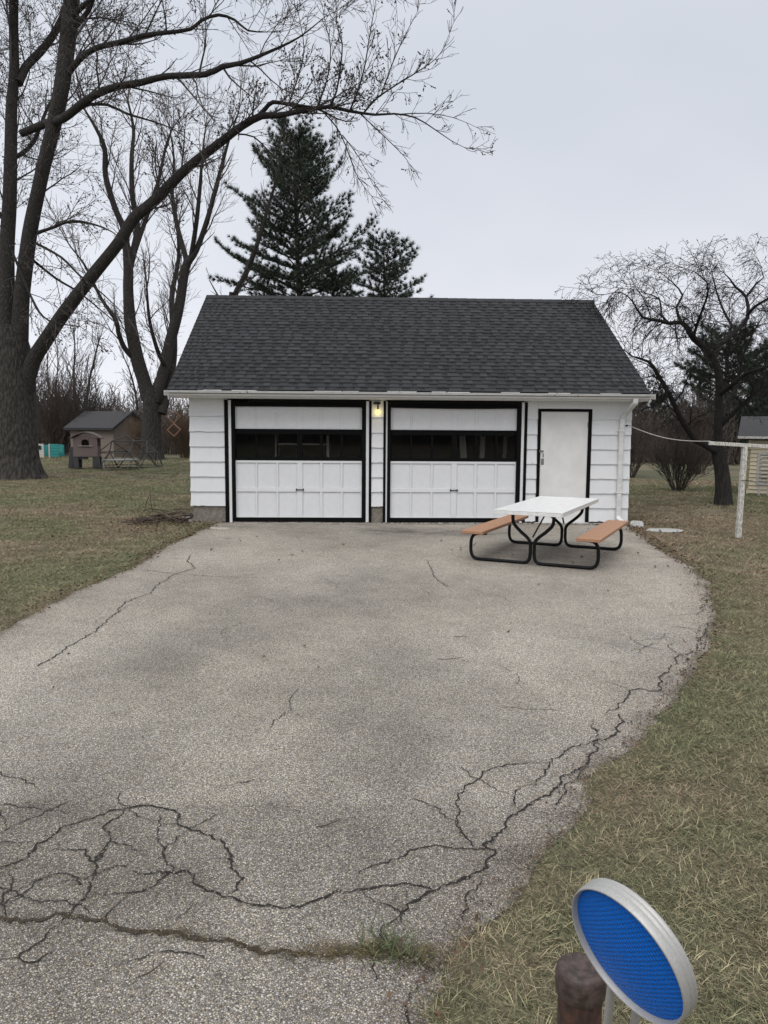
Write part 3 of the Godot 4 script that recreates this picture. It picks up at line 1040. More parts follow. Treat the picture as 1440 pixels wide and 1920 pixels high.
func right_edge(z: float) -> float:
	return edge(RIGHT_EDGE, z) + 0.07 * edge_noise.get_noise_2d(z * 2.0, 13.0) + 0.025 * edge_noise.get_noise_2d(z * 9.0, 18.0)


func on_drive(x: float, z: float, m := 0.0) -> bool:
	return z > -13.35 and z < 4.0 and x > left_edge(z) - m and x < right_edge(z) + m


func lawn_height(x: float, z: float) -> float:
	var far := clampf((Vector2(x, z + 6.0).length() - 7.0) / 10.0, 0.0, 1.0)
	var near_edge := clampf(1.0 - minf(absf(x - edge(RIGHT_EDGE, z)), absf(x - edge(LEFT_EDGE, z))) / 0.35, 0.0, 1.0) if z > -13.3 and (x > edge(RIGHT_EDGE, z) - 0.1 or x < edge(LEFT_EDGE, z) + 0.1) else 0.0
	return -0.03 + 0.016 * near_edge + far * 0.06 * patch.get_noise_2d(x * 0.6, z * 0.6) + 0.006 * fine.get_noise_2d(x * 3.0, z * 3.0)


func lawn_tone(x: float, z: float) -> float:
	# 0 straw, 1 green
	var a := 0.52 + 1.25 * patch.get_noise_2d(x + 40.0, z) + 0.45 * fine.get_noise_2d(x, z * 1.6)
	if z < -17.0: a += 0.16
	return clampf(a, 0.0, 1.0)


func steps(list: Array) -> PackedFloat32Array:
	# [from, to, step] runs joined
	var o := PackedFloat32Array()
	for s in list:
		var x: float = s[0]
		while x < s[1] - 0.001:
			o.append(x)
			x += s[2]
	o.append(list[list.size() - 1][1])
	return o


func make_lawn() -> void:
	var xs := steps([[-400, -60, 40], [-60, -20, 4], [-20, -9, 0.6], [-9, 9, 0.22], [9, 20, 0.6], [20, 60, 4], [60, 400, 40]])
	var zs := steps([[-400, -90, 40], [-90, -45, 3], [-45, -20, 0.6], [-20, 3, 0.22], [3, 15, 2], [15, 120, 15], [120, 400, 40]])
	var mb := MB.new()
	var dirt := Color(0.105, 0.085, 0.058)
	var straw := Color(0.235, 0.196, 0.13)
	var green := Color(0.128, 0.133, 0.072)
	for z in zs:
		for x in xs:
			var h := lawn_height(x, z)
			var e := 0.3
			var nn := Vector3(h - lawn_height(x + e, z), e, h - lawn_height(x, z + e)).normalized()
			var t := lawn_tone(x, z)
			var c := straw.lerp(green, t)
			var bare := smoothstep(0.15, 0.5, fine.get_noise_2d(x * 0.8 + 90.0, z * 0.8))
			c = c.lerp(dirt, bare * 0.6)
			mb.col = c
			mb.vert(Vector3(x, h, z), nn, Vector2(x, z))
	var w := xs.size()
	for j in zs.size() - 1:
		for i in w - 1:
			var a := j * w + i
			mb.ix.append_array(PackedInt32Array([a, a + 1, a + w, a + 1, a + w + 1, a + w]))
	tag(put("ground", mb, M.lawn), "", "", "", "structure")


func blade_tuft(seed_: int, count: int, spread: float, l0: float, l1: float, w: float, lie: float) -> ArrayMesh:
	# a small mat of grass blades, bent over
	var mb := MB.new()
	var r := RandomNumberGenerator.new()
	r.seed = seed_
	for k in count:
		var a := r.randf() * TAU
		var p := Vector3(r.randfn(), 0, r.randfn()) * spread * 0.5
		var d := Vector3(cos(a), 0, sin(a))
		var l := r.randf_range(l0, l1)
		var rise := r.randf_range(0.25, 1.0) * lie
		var side := Vector3(-d.z, 0, d.x).rotated(d, r.randf_range(-0.9, 0.9)) * w * r.randf_range(0.6, 1.3) * 0.5
		var q := p + d * l * 0.45 + Vector3.UP * l * rise * 0.62
		var e := p + d * l * 0.95 + Vector3.UP * l * rise * r.randf_range(0.7, 1.25)
		var t := r.randf()
		if t < 0.5:
			mb.col = Color(0.39, 0.325, 0.225) * r.randf_range(0.35, 1.4)
		elif t < 0.85:
			mb.col = Color(0.165, 0.168, 0.097) * r.randf_range(0.55, 1.35)
		else:
			mb.col = Color(0.115, 0.087, 0.06) * r.randf_range(0.6, 1.2)
		mb.col.a = 1.0
		for f in [[p - side, p + side, q - side * 0.9], [p + side, q + side * 0.9, q - side * 0.9], [q - side * 0.9, q + side * 0.9, e]]:
			var nn: Vector3 = (f[1] - f[0]).cross(f[2] - f[0]).normalized()
			var i := mb.vert(f[0], nn); mb.vert(f[1], nn); mb.vert(f[2], nn)
			mb.ix.append_array(PackedInt32Array([i, i + 2, i + 1]))
	return mb.mesh(M.blade)


func make_grass() -> void:
	var kinds := []
	for k in 4:
		kinds.append(blade_tuft(60 + k, 50, 0.075, 0.018, 0.055, 0.0019, 0.6))
	var where := [[], [], [], []]
	var tints := [[], [], [], []]
	var areas := [
		# x0, x1, z0, z1, tufts per square metre, size
		[-0.4, 4.6, -5.2, -1.2, 800, 1.0], [0.8, 7.5, -9.0, -5.2, 420, 1.15], [3.0, 10.5, -14.5, -9.0, 150, 1.5], [4.2, 16.0, -27.0, -14.5, 45, 2.0],
		[-6.5, -2.7, -9.5, -5.5, 300, 1.25], [-8.5, -2.6, -14.0, -9.5, 150, 1.5], [-14.5, -2.9, -24.0, -14.0, 60, 1.9], [-24.0, -3.0, -42.0, -24.0, 18, 2.6], [-0.6, 4.0, -1.2, 2.0, 150, 1.2], [-6.5, -2.8, -5.5, 0.5, 170, 1.3],
	]
	for a in areas:
		var count := int((a[1] - a[0]) * (a[3] - a[2]) * a[4])
		for k in count:
			var x := rng.randf_range(a[0], a[1])
			var z := rng.randf_range(a[2], a[3])
			if on_drive(x, z, -0.055 * rng.randf()):
				continue
			if z < -13.3 and z > -19.8 and x > -3.2 and x < 4.5:
				continue
			if absf(z) > 5.0 and absf(x) > 0.66 * absf(z) + 4.0:
				continue
			var t := lawn_tone(x, z)
			var clump := 0.85 + 0.5 * fine.get_noise_2d(x * 2.2 + 9.0, z * 2.2)
			if rng.randf() > clump + 0.25:
				continue
			var v := rng.randi() % 4
			var s: float = a[5] * rng.randf_range(0.7, 1.25) * (0.75 + 0.4 * clump)
			if x > left_edge(z) - 0.12 and x < right_edge(z) + 0.10 and z > -13.3:
				s *= 0.8
			var b := Basis(Vector3.UP, rng.randf() * TAU).scaled(Vector3(s, s * rng.randf_range(0.6, 1.25), s))
			where[v].append(Transform3D(b, Vector3(x, lawn_height(x, z) - 0.002, z)))
			var l := rng.randf_range(0.78, 1.22)
			tints[v].append(Color(lerpf(1.08, 0.78, t) * l, lerpf(0.97, 0.90, t) * l, lerpf(0.98, 0.72, t) * l))
	for k in 4:
		tag(many("lawn_grass", kinds[k], where[k], tints[k]), "short winter grass, straw and olive, matted over the lawn beside the drive", "grass", "", "stuff")


func make_drive() -> void:
	var mb := MB.new()
	var rows := 340
	var across := 90
	var stain := noise(0.55, 31, 5)
	var broad := noise(0.16, 32, 3)
	var grain := noise(3.0, 33, 3)
	for j in rows + 1:
		var z := lerpf(3.0, -13.36, float(j) / rows)
		var l := left_edge(z)
		var r := right_edge(z)
		for i in across + 1:
			var x := lerpf(l, r, float(i) / across)
			var t := 1.0 + 0.30 * stain.get_noise_2d(x, z * 0.6) + 0.2 * broad.get_noise_2d(x, z) + 0.12 * grain.get_noise_2d(x, z)
			# worn darker wheel lanes and oil drips, dirt near the doors and along the edges
			for lane in [[0.15, 0.45], [-1.4, 0.35]]:
				t -= 0.12 * exp(-pow((x - lane[0] - 0.12 * sin(z * 0.5)) / lane[1], 2.0)) * (0.6 + 0.6 * stain.get_noise_2d(z * 0.7, 5.0))
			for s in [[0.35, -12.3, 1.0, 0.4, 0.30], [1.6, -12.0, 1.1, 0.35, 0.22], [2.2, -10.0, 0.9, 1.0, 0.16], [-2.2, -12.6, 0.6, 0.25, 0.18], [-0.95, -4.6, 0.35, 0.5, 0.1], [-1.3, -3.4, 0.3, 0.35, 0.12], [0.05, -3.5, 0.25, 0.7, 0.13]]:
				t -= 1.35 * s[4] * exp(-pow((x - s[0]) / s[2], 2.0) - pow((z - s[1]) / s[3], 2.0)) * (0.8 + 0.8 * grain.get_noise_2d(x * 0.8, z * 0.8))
			var rim := minf(x - l, r - x)
			var crumb := exp(-rim / 0.16) * clampf(0.75 + 1.3 * grain.get_noise_2d(x * 1.5, z * 1.5), 0.0, 1.3)
			t -= 0.22 * crumb
			if z > -3.2:
				t -= 0.2 * smoothstep(-4.2, -2.3, z)
			var warm := 0.012 * stain.get_noise_2d(x * 0.7 + 50.0, z * 0.7)
			t = clampf(t, 0.2, 1.17)
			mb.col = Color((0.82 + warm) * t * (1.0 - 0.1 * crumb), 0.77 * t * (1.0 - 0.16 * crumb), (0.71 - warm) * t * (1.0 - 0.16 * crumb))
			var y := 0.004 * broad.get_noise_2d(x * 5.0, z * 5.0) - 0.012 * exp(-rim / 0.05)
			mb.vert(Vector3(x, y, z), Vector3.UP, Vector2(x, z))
	var w := across + 1
	for j in rows:
		for i in across:
			var a := j * w + i
			mb.ix.append_array(PackedInt32Array([a, a + w, a + 1, a + 1, a + w, a + w + 1]))
	# broken edges down into the soil
	for e in [0, across]:
		for j in rows:
			var p := mb.v[j * w + e]
			var q := mb.v[(j + 1) * w + e]
			mb.col = mb.c[j * w + e] * 0.8
			mb.col.a = 1.0
			if e == 0: mb.quad(p, q, q - Vector3(0.015, 0.05, 0), p - Vector3(0.015, 0.05, 0))
			else: mb.quad(q, p, p - Vector3(-0.015, 0.05, 0), q - Vector3(-0.015, 0.05, 0))
	var drive := put("driveway", mb, M.asphalt)
	tag(drive, "", "", "", "structure")
	# concrete apron at the doors
	var ap := MB.new()
	var pieces := [[-2.62, -1.1], [-1.085, 0.9], [0.915, 2.4], [2.415, 4.0]]
	for p in pieces:
		ap.box(Vector3((p[0] + p[1]) / 2, -0.018, 0.17), Vector3(p[1] - p[0], 0.055, 0.30 + 0.04 * sin(p[0] * 7.0)), 0.006)
	var apron := put("apron", ap, M.concrete)
	apron.position = Vector3(G0X, 0, G0Z)
	apron.rotation.y = deg_to_rad(2.0)
	tag(apron, "", "", "", "structure")
	var jag := noise(9.0, 77, 3)
	# the drawn cracks, and a web of hairlines between and beside them
	var all := CRACKS.duplicate()
	var hr := RandomNumberGenerator.new()
	hr.seed = 77
	for k in 64:
		var z := hr.randf_range(-3.3, -1.9)
		var p := Vector2(hr.randf_range(-2.3, -0.7), z)
		if k >= 30:
			z = hr.randf_range(-7.5, -2.4)
			p = Vector2(edge(RIGHT_EDGE, z) - hr.randf_range(0.05, 0.5), z)
		if k >= 50:
			p = Vector2(hr.randf_range(-2.4, 2.2), hr.randf_range(-11.0, -4.0))
		var a := hr.randf() * TAU
		var line2 := [p]
		for q in hr.randi_range(3, 6):
			a += hr.randf_range(-0.6, 0.6)
			p += Vector2(cos(a), sin(a)) * hr.randf_range(0.05, 0.12) * (1.0 if k < 50 else 1.8)
			line2.append(p)
		all.append([0.0021 if k < 50 else 0.0017, line2])
	for c in all:
		var line := []
		for p in c[1]:
			line.append(Vector3(p.x, 0, p.y))
		var pts := smooth(line, 0.012)
		var cb := MB.new()
		var run := 0.0
		var width: float = c[0] if c[0] > 0.004 else c[0] * 1.3
		for k in pts.size():
			if k > 0: run += (pts[k] - pts[k - 1]).length()
			var d: Vector3 = (pts[mini(k + 1, pts.size() - 1)] - pts[maxi(k - 1, 0)]).normalized()
			var s := Vector3(-d.z, 0, d.x)
			var at: Vector3 = pts[k] + s * (0.030 * jag.get_noise_2d(pts[k].x * 0.6, pts[k].z * 0.6) + 0.014 * jag.get_noise_2d(pts[k].x * 3.0, pts[k].z * 3.0))
			var ends := clampf(minf(run, 0.15 + absf(pts.size() - 1 - k) * 0.012) / 0.15, 0.08, 1.0)
			var a := width * ends * maxf(0.22, 0.62 + 1.1 * jag.get_noise_2d(pts[k].x * 2.0 + 30.0, pts[k].z * 2.0)) + rng.randf() * 0.0012
			var b := width * ends * maxf(0.22, 0.62 + 1.1 * jag.get_noise_2d(pts[k].x * 2.0 - 30.0, pts[k].z * 2.0)) + rng.randf() * 0.0012
			var y := 0.0045 + 0.004 * broad.get_noise_2d(at.x * 5.0, at.z * 5.0)
			cb.vert(at + s * a + Vector3.UP * y, Vector3.UP, Vector2(at.x, at.z))
			cb.vert(at - s * b + Vector3.UP * y, Vector3.UP, Vector2(at.x, at.z))
		for k in pts.size() - 1:
			cb.face([k * 2, k * 2 + 1, k * 2 + 3, k * 2 + 2])
		put("crack", cb, M.moss if width > 0.0105 else M.crack, drive)


func make_litter() -> void:
	# dead leaves and chaff along the drive's edges and on the lawn
	var r := RandomNumberGenerator.new()
	r.seed = 9
	var leaf := MB.new()
	var ring := []
	for k in 9:
		var a := TAU * k / 9.0
		ring.append(Vector3(cos(a) * 0.022 * (1.0 + 0.3 * sin(a * 3.0)), 0.004 + 0.006 * sin(a * 2.0 + 0.5), sin(a) * 0.015))
	for k in 9:
		leaf.tri(Vector3(0, 0.001, 0), ring[(k + 1) % 9], ring[k])
	var me := leaf.mesh(M.leaf)
	var where := []
	var tints := []
	var spots := []
	for k in 1500:
		var z := r.randf_range(-13.2, -1.6)
		if r.randf() < 0.55:
			spots.append([right_edge(z) + r.randfn() * 0.07 + 0.02, z])
		else:
			spots.append([left_edge(z) + r.randfn() * 0.06 - 0.02, z])
	for k in 420:
		spots.append([r.randf_range(-12, -3), r.randf_range(-26, -7)])
	for k in 260:
		spots.append([r.randf_range(1.0, 10), r.randf_range(-20, -3)])
	for k in 46:
		spots.append([r.randf_range(-2.8, 3.6), r.randf_range(-13, -4)])
	for k in 500:
		spots.append([-3.75 + r.randfn() * 0.4, -13.3 + r.randfn() * 0.7])
	for k in 200:
		spots.append([r.randf_range(-3.0, 4.6), -13.22 + r.randf() * 0.06])
	for k in 120:
		spots.append([4.5 + r.randfn() * 0.3, -13.2 + r.randfn() * 0.5])
	for s in spots:
		var y := 0.012 if on_drive(s[0], s[1], 0.0) else 0.03
		if s[1] < -13.34 and s[0] > -3.3 and s[0] < 4.3:
			continue
		var b := Basis.from_euler(Vector3(r.randf_range(-0.5, 0.5), r.randf() * TAU, r.randf_range(-0.5, 0.5))).scaled(Vector3.ONE * r.randf_range(0.35, 1.0) * (1.2 if s[1] < -9 else (0.85 if s[1] < -5 else 0.5)))
		where.append(Transform3D(b, Vector3(s[0], lawn_height(s[0], s[1]) + 0.045 if y > 0.02 else y, s[1])))
		var t := r.randf_range(0.5, 1.4)
		tints.append(Color(t, t * r.randf_range(0.88, 1.08), t * r.randf_range(0.75, 1.05)))
	tag(many("fallen_leaves", me, where, tints), "small dry brown leaves strewn along the edges of the drive", "leaves", "", "stuff")
	# twigs lying on the asphalt
	var tw := [[Vector3(-0.27, 0.008, -2.98), 0.6, 0.12, "short dark twig lying mid drive above the long lower crack"], [Vector3(0.55, 0.008, -5.9), 0.1, 0.12, "straight dark twig on the drive south of the picnic table"], [Vector3(0.38, 0.008, -5.3), 0.25, 0.2, "thin pale twig on the drive nearer than the dark straight one"], [Vector3(-0.72, 0.012, -2.1), 0.9, 0.1, "forked twig lying against the mossy crack"], [Vector3(-2.35, 0.01, -11.2), 0.1, 0.16, "twig near the drive's left edge by the garage corner"]]
	for t in tw:
		var mb := MB.new()
		var d: Vector3 = Vector3(cos(t[1]), 0, -sin(t[1])) * t[2]
		var s := Vector3(-d.z, 0, d.x) * 0.12
		mb.tube([Vector3.ZERO, d * 0.35 + s, d * 0.7 + s * 1.3 + Vector3(0, 0.006, 0), d], [0.002, 0.0024, 0.002, 0.001], 5)
		mb.tube([d * 0.5 + s * 1.2, d * 0.72 - s * 1.2 + Vector3(0, 0.01, 0)], [0.0012, 0.0008], 4)
		var o := put("twig", mb, M.twig)
		o.position = t[0]
		tag(o, t[3], "twig", "twigs fallen on the drive")
	# crumbs of asphalt broken off along the cracks and edges
	var chip := MB.new()
	chip.box(Vector3.ZERO, Vector3(1.0, 0.6, 0.8), 0.2)
	var cw := []
	var cc := []
	for c in CRACKS:
		if c[0] > 0.0038:
			for k in int(c[1].size() * 14):
				var i: int = r.randi() % (c[1].size() - 1)
				var p: Vector2 = c[1][i].lerp(c[1][i + 1], r.randf())
				var sz := r.randf_range(0.002, 0.0065)
				cw.append(Transform3D(Basis.from_euler(Vector3(r.randf(), r.randf() * TAU, r.randf())).scaled(Vector3.ONE * sz), Vector3(p.x + r.randfn() * 0.022, 0.005 + sz * 0.3, p.y + r.randfn() * 0.022)))
				var q := r.randf_range(0.35, 1.3)
				cc.append(Color(q, q * 0.97, q * 0.92))
	for k in 1600:
		var z := r.randf_range(-9.0, -1.5)
		var sz := r.randf_range(0.003, 0.010)
		cw.append(Transform3D(Basis.from_euler(Vector3(r.randf(), r.randf() * TAU, r.randf())).scaled(Vector3.ONE * sz), Vector3(right_edge(z) - absf(r.randfn()) * 0.09 + 0.02, 0.002 + sz * 0.3, z)))
		var q := r.randf_range(0.3, 1.2)
		cc.append(Color(q, q * 0.95, q * 0.9))
	tag(many("loose_gravel", chip.mesh(M.gravel), cw, cc), "crumbs of broken asphalt lying along the cracks and the drive's edge", "gravel", "", "stuff")
	# the tuft of green grass in the mossy crack, and chaff along it
	var gt := blade_tuft(99, 150, 0.075, 0.03, 0.085, 0.0028, 0.95)
	var mm := many("grass_tuft", gt, [Transform3D(Basis.IDENTITY, Vector3.ZERO), Transform3D(Basis(Vector3.UP, 1.3).scaled(Vector3(0.7, 0.6, 0.7)), Vector3(0.07, 0, 0.02)), Transform3D(Basis(Vector3.UP, 2.3).scaled(Vector3(0.6, 0.5, 0.6)), Vector3(-0.07, 0, 0.0))], [Color(0.3, 0.44, 0.26), Color(0.42, 0.5, 0.34), Color(0.75, 0.72, 0.52)])
	mm.position = TUFT + Vector3(0, 0.002, 0)
	tag(mm, "small dark green grass tuft growing from the mossy crack in the drive", "grass tuft", "", "stuff")
	var sw := []
	var sc := []
	for c in CRACKS:
		if c[0] > 0.0105:
			for k in 110:
				var i: int = r.randi() % (c[1].size() - 1)
				var p: Vector2 = c[1][i].lerp(c[1][i + 1], r.randf())
				sw.append(Transform3D(Basis(Vector3.UP, r.randf() * TAU).scaled(Vector3.ONE * r.randf_range(0.15, 0.5) * (1.0 if p.x > -1.0 else 0.6)), Vector3(p.x + r.randfn() * 0.012, 0.005, p.y + r.randfn() * 0.012)))
				sc.append(Color(0.55, 0.5, 0.4) * r.randf_range(0.5, 1.1))
	for k in 90:
		var dx := r.randf_range(-0.28, 0.16)
		sw.append(Transform3D(Basis(Vector3.UP, r.randf() * TAU).scaled(Vector3.ONE * r.randf_range(0.2, 0.55)), TUFT + Vector3(dx, 0.004, r.randfn() * 0.02 + 0.01)))
		sc.append(Color(0.8, 0.7, 0.52) * r.randf_range(0.5, 1.1))
	tag(many("crack_chaff", blade_tuft(98, 30, 0.06, 0.02, 0.06, 0.0026, 0.45), sw, sc), "dry grass and moss chaff caught along the lowest crack", "grass", "", "stuff")


# ---------- things ----------
func make_table() -> void:
	var t := thing("picnic_table", "white topped picnic table with orange brown benches on black tube frames", "picnic table", Vector3(2.155, 0, -9.93), deg_to_rad(-26.0))
	var top := MB.new()
	top.box(Vector3(0.0, 0.672, 0.0), Vector3(0.83, 0.012, 2.17), 0.005)
	for s in [-1, 1]:
		top.box(Vector3(s * 0.408, 0.652, 0.0), Vector3(0.014, 0.05, 2.168), 0.005)
		top.box(Vector3(0, 0.652, s * 1.078), Vector3(0.80, 0.05, 0.014), 0.005)
	put("tabletop", top, M.table_white, t)
	for s in [-1, 1]:
		var b := MB.new()
		b.box(Vector3(s * 0.70, 0.375, 0.0), Vector3(0.28, 0.04, 2.05), 0.007)
		put("bench", b, M.bench, t)
	for e in [1.0, -1.0]:
		for s in [-1.0, 1.0]:
			var mb := MB.new()
			var z: float = e * 0.82
			var q := [Vector3(s * 0.25, 0.636, z), Vector3(s * 0.25, 0.56, z), Vector3(s * 0.235, 0.49, z), Vector3(s * 0.16, 0.41, z), Vector3(s * 0.06, 0.325, z), Vector3(s * 0.028, 0.27, z), Vector3(s * 0.024, 0.2, z), Vector3(s * 0.026, 0.12, z), Vector3(s * 0.045, 0.05, z), Vector3(s * 0.11, 0.022, z), Vector3(s * 0.3, 0.022, z), Vector3(s * 0.55, 0.022, z), Vector3(s * 0.69, 0.022, z), Vector3(s * 0.755, 0.05, z), Vector3(s * 0.78, 0.115, z), Vector3(s * 0.782, 0.2, z), Vector3(s * 0.775, 0.27, z), Vector3(s * 0.74, 0.325, z), Vector3(s * 0.67, 0.345, z), Vector3(s * 0.58, 0.346, z)]
			var c := smooth(q, 0.02)
			var rr := []
			for k in c.size():
				rr.append(0.021)
			mb.tube(c, rr, 12)
			put("leg", mb, M.tube_black, t)
		var cb := MB.new()
		cb.box(Vector3(0, 0.632, e * 0.9), Vector3(0.62, 0.02, 0.03), 0.003)
		cb.box(Vector3(0, 0.641, e * 0.82), Vector3(0.66, 0.012, 0.045), 0.003)
		put("crossbar", cb, M.tube_black, t)
		var br := MB.new()
		br.tube([Vector3(0.0, 0.34, e * 0.81), Vector3(0.03, 0.5, e * 0.55), Vector3(0.05, 0.64, e * 0.28)], [0.011, 0.011, 0.011], 6)
		br.box(Vector3(0.05, 0.63, e * 0.26), Vector3(0.05, 0.05, 0.03), 0.003)
		put("brace", br, M.tube_black, t)
	for s in [-1, 1]:
		for z in [-0.82, 0.82]:
			var mb := MB.new()
			for k in [-1, 1]:
				mb.box(Vector3(s * 0.70 + k * 0.06, 0.345, z), Vector3(0.008, 0.03, 0.008), 0.001)
			put("bolt", mb, M.steel, t)


func make_reflector() -> void:
	var p := thing("marker_post", "rusty brown pipe post with rounded cap standing at the lawn's near edge", "post", POST)
	var mb := MB.new()
	mb.tube([Vector3(0, -0.2, 0) - Vector3.UP * POST.y, Vector3(0, -PIPE_R, 0)], [PIPE_R, PIPE_R], 24, true, 0.02)
	put("pipe", mb, M.rust, p)
	var cp := MB.new()
	var prof := []
	for q in [[1.0, -1.32], [1.1, -1.26], [1.15, -0.9], [1.15, -0.35], [1.09, -0.12], [0.98, -0.02], [0.84, 0.0], [0.74, -0.05], [0.55, -0.12], [0.3, -0.15], [0.0, -0.16]]:
		prof.append(Vector2(q[0] * PIPE_R, q[1] * PIPE_R))
	cp.lathe(Vector3.ZERO, prof, 36)
	put("cap", cp, M.rust_cap, p)
	var r := thing("reflector", "round blue ribbed reflector in a grey aluminium rim tilted beside the rusty post", "reflector", DISC)
	# the disc's own axes: its face looks along FACE
	var zz := FACE.normalized()
	var xx := Vector3.UP.cross(zz).normalized()
	r.basis = Basis(xx, zz.cross(xx), zz)
	var turn := Basis(Vector3.RIGHT, PI / 2)
	var rim := MB.new()
	var R := RADIUS
	rim.lathe(Vector3.ZERO, [Vector2(R * 0.975, -0.0016), Vector2(R * 0.99, 0.0016), Vector2(R * 1.005, 0.0024), Vector2(R * 1.022, 0.0018), Vector2(R * 1.03, 0.0), Vector2(R * 1.03, -0.0020), Vector2(R * 1.01, -0.0026), Vector2(R * 1.01, -0.0031), Vector2(R * 1.028, -0.0037), Vector2(R * 1.028, -0.0048), Vector2(R * 1.008, -0.0054), Vector2(R * 1.008, -0.0059), Vector2(R * 1.024, -0.0065), Vector2(R * 1.024, -0.0075), Vector2(R * 1.0, -0.0083), Vector2(0.0, -0.009)], 96, turn)
	put("rim", rim, M.alu, r)
	var lens := MB.new()
	lens.lathe(Vector3.ZERO, [Vector2(R * 0.985, -0.0012), Vector2(R * 0.9, -0.0003), Vector2(R * 0.5, 0.0012), Vector2(0.0, 0.0018)], 96, turn)
	# planar coordinates, so that the moulded ribs run straight across the face
	for k in lens.uv.size():
		lens.uv[k] = Vector2(lens.v[k].x, lens.v[k].y) / (2.0 * R) + Vector2(0.5, 0.5)
	put("lens", lens, M.lens, r)
	# bent aluminium strap from the rim to the post
	var st := MB.new()
	var inv := r.transform.affine_inverse()
	var low := DISC + LOWEDGE
	for s in [-0.006, 0.008]:
		var q := [inv * (low + Vector3(s, 0.004, 0)), inv * (low.lerp(Vector3(POST.x + PIPE_R, POST.y - 0.05, POST.z + 0.01), 0.4) + Vector3(s, -0.012, 0.004)), inv * Vector3(POST.x + PIPE_R + 0.002 + s * 0.3, POST.y - 0.065, POST.z + 0.006), inv * Vector3(POST.x + PIPE_R, POST.y - 0.11, POST.z + 0.004)]
		var c := smooth(q, 0.004)
		var rr := []
		for k in c.size(): rr.append(0.0024)
		st.tube(c, rr, 8)
	st.lathe(inv * Vector3(POST.x, POST.y - 0.09, POST.z), [Vector2(PIPE_R, -0.012), Vector2(PIPE_R + 0.0015, -0.012), Vector2(PIPE_R + 0.0015, 0.012), Vector2(PIPE_R, 0.012)], 28, r.basis.inverse())
	put("bracket", st, M.alu, r)


func make_clothesline() -> void:
	var b: Vector3 = Vector3(5.462, -0.001, -11.750)
	b.y = 0.0
	var t := Vector3(5.487, 1.425, -11.750)
	var p := thing("clothesline_pole", "leaning white wooden T shaped clothesline pole on the right lawn", "pole", b)
	var mb := MB.new()
	var d := t - b
	var n := 9
	for k in n:
		mb.box(d * (k + 0.5) / n, Vector3(0.072, d.length() / n + 0.002, 0.075), 0.006, Basis(Quaternion(Vector3.UP, (d + Vector3(0.05 * sin(k * 1.3), 0, 0)).normalized())))
	put("post", mb, M.worn_white, p)
	var cb := MB.new()
	var l := Vector3(4.943, 1.446, -11.750)
	var r := Vector3(6.082, 1.389, -11.750)
	cb.box((l + r) / 2 - b, Vector3((r - l).length(), 0.055, 0.07), 0.005, Basis(Quaternion(Vector3.RIGHT, (r - l).normalized())))
	put("crossbar", cb, M.worn_white, p)
	var bc := MB.new()
	bc.box(d * 0.74 + Vector3(0.072, 0, -0.03), Vector3(0.06, 0.62, 0.05), 0.005, Basis(Quaternion(Vector3.UP, d.normalized())))
	put("brace", bc, M.olive_wood, p)
	var wire := MB.new()
	for k in 4:
		wire.tube([d * 0.62 + Vector3(-0.05, 0.0, 0.05), d * 0.62 + Vector3(0.13, 0.002, 0.05)], [0.004, 0.004], 5)
	put("wire_tie", wire, M.iron, p)
	var ln := MB.new()
	var a := Vector3(4.24, 1.71, -13.39)
	var e := l + Vector3(0.02, 0.03, 0)
	var pts := []
	var rr := []
	for k in 25:
		var u := k / 24.0
		pts.append(a.lerp(e, u) - Vector3.UP * 0.085 * sin(PI * u))
		rr.append(0.006)
	ln.tube(pts, rr, 6)
	tag(put("clothesline", ln, M.line), "thin pale clothesline sagging from garage corner to the leaning pole", "clothesline")


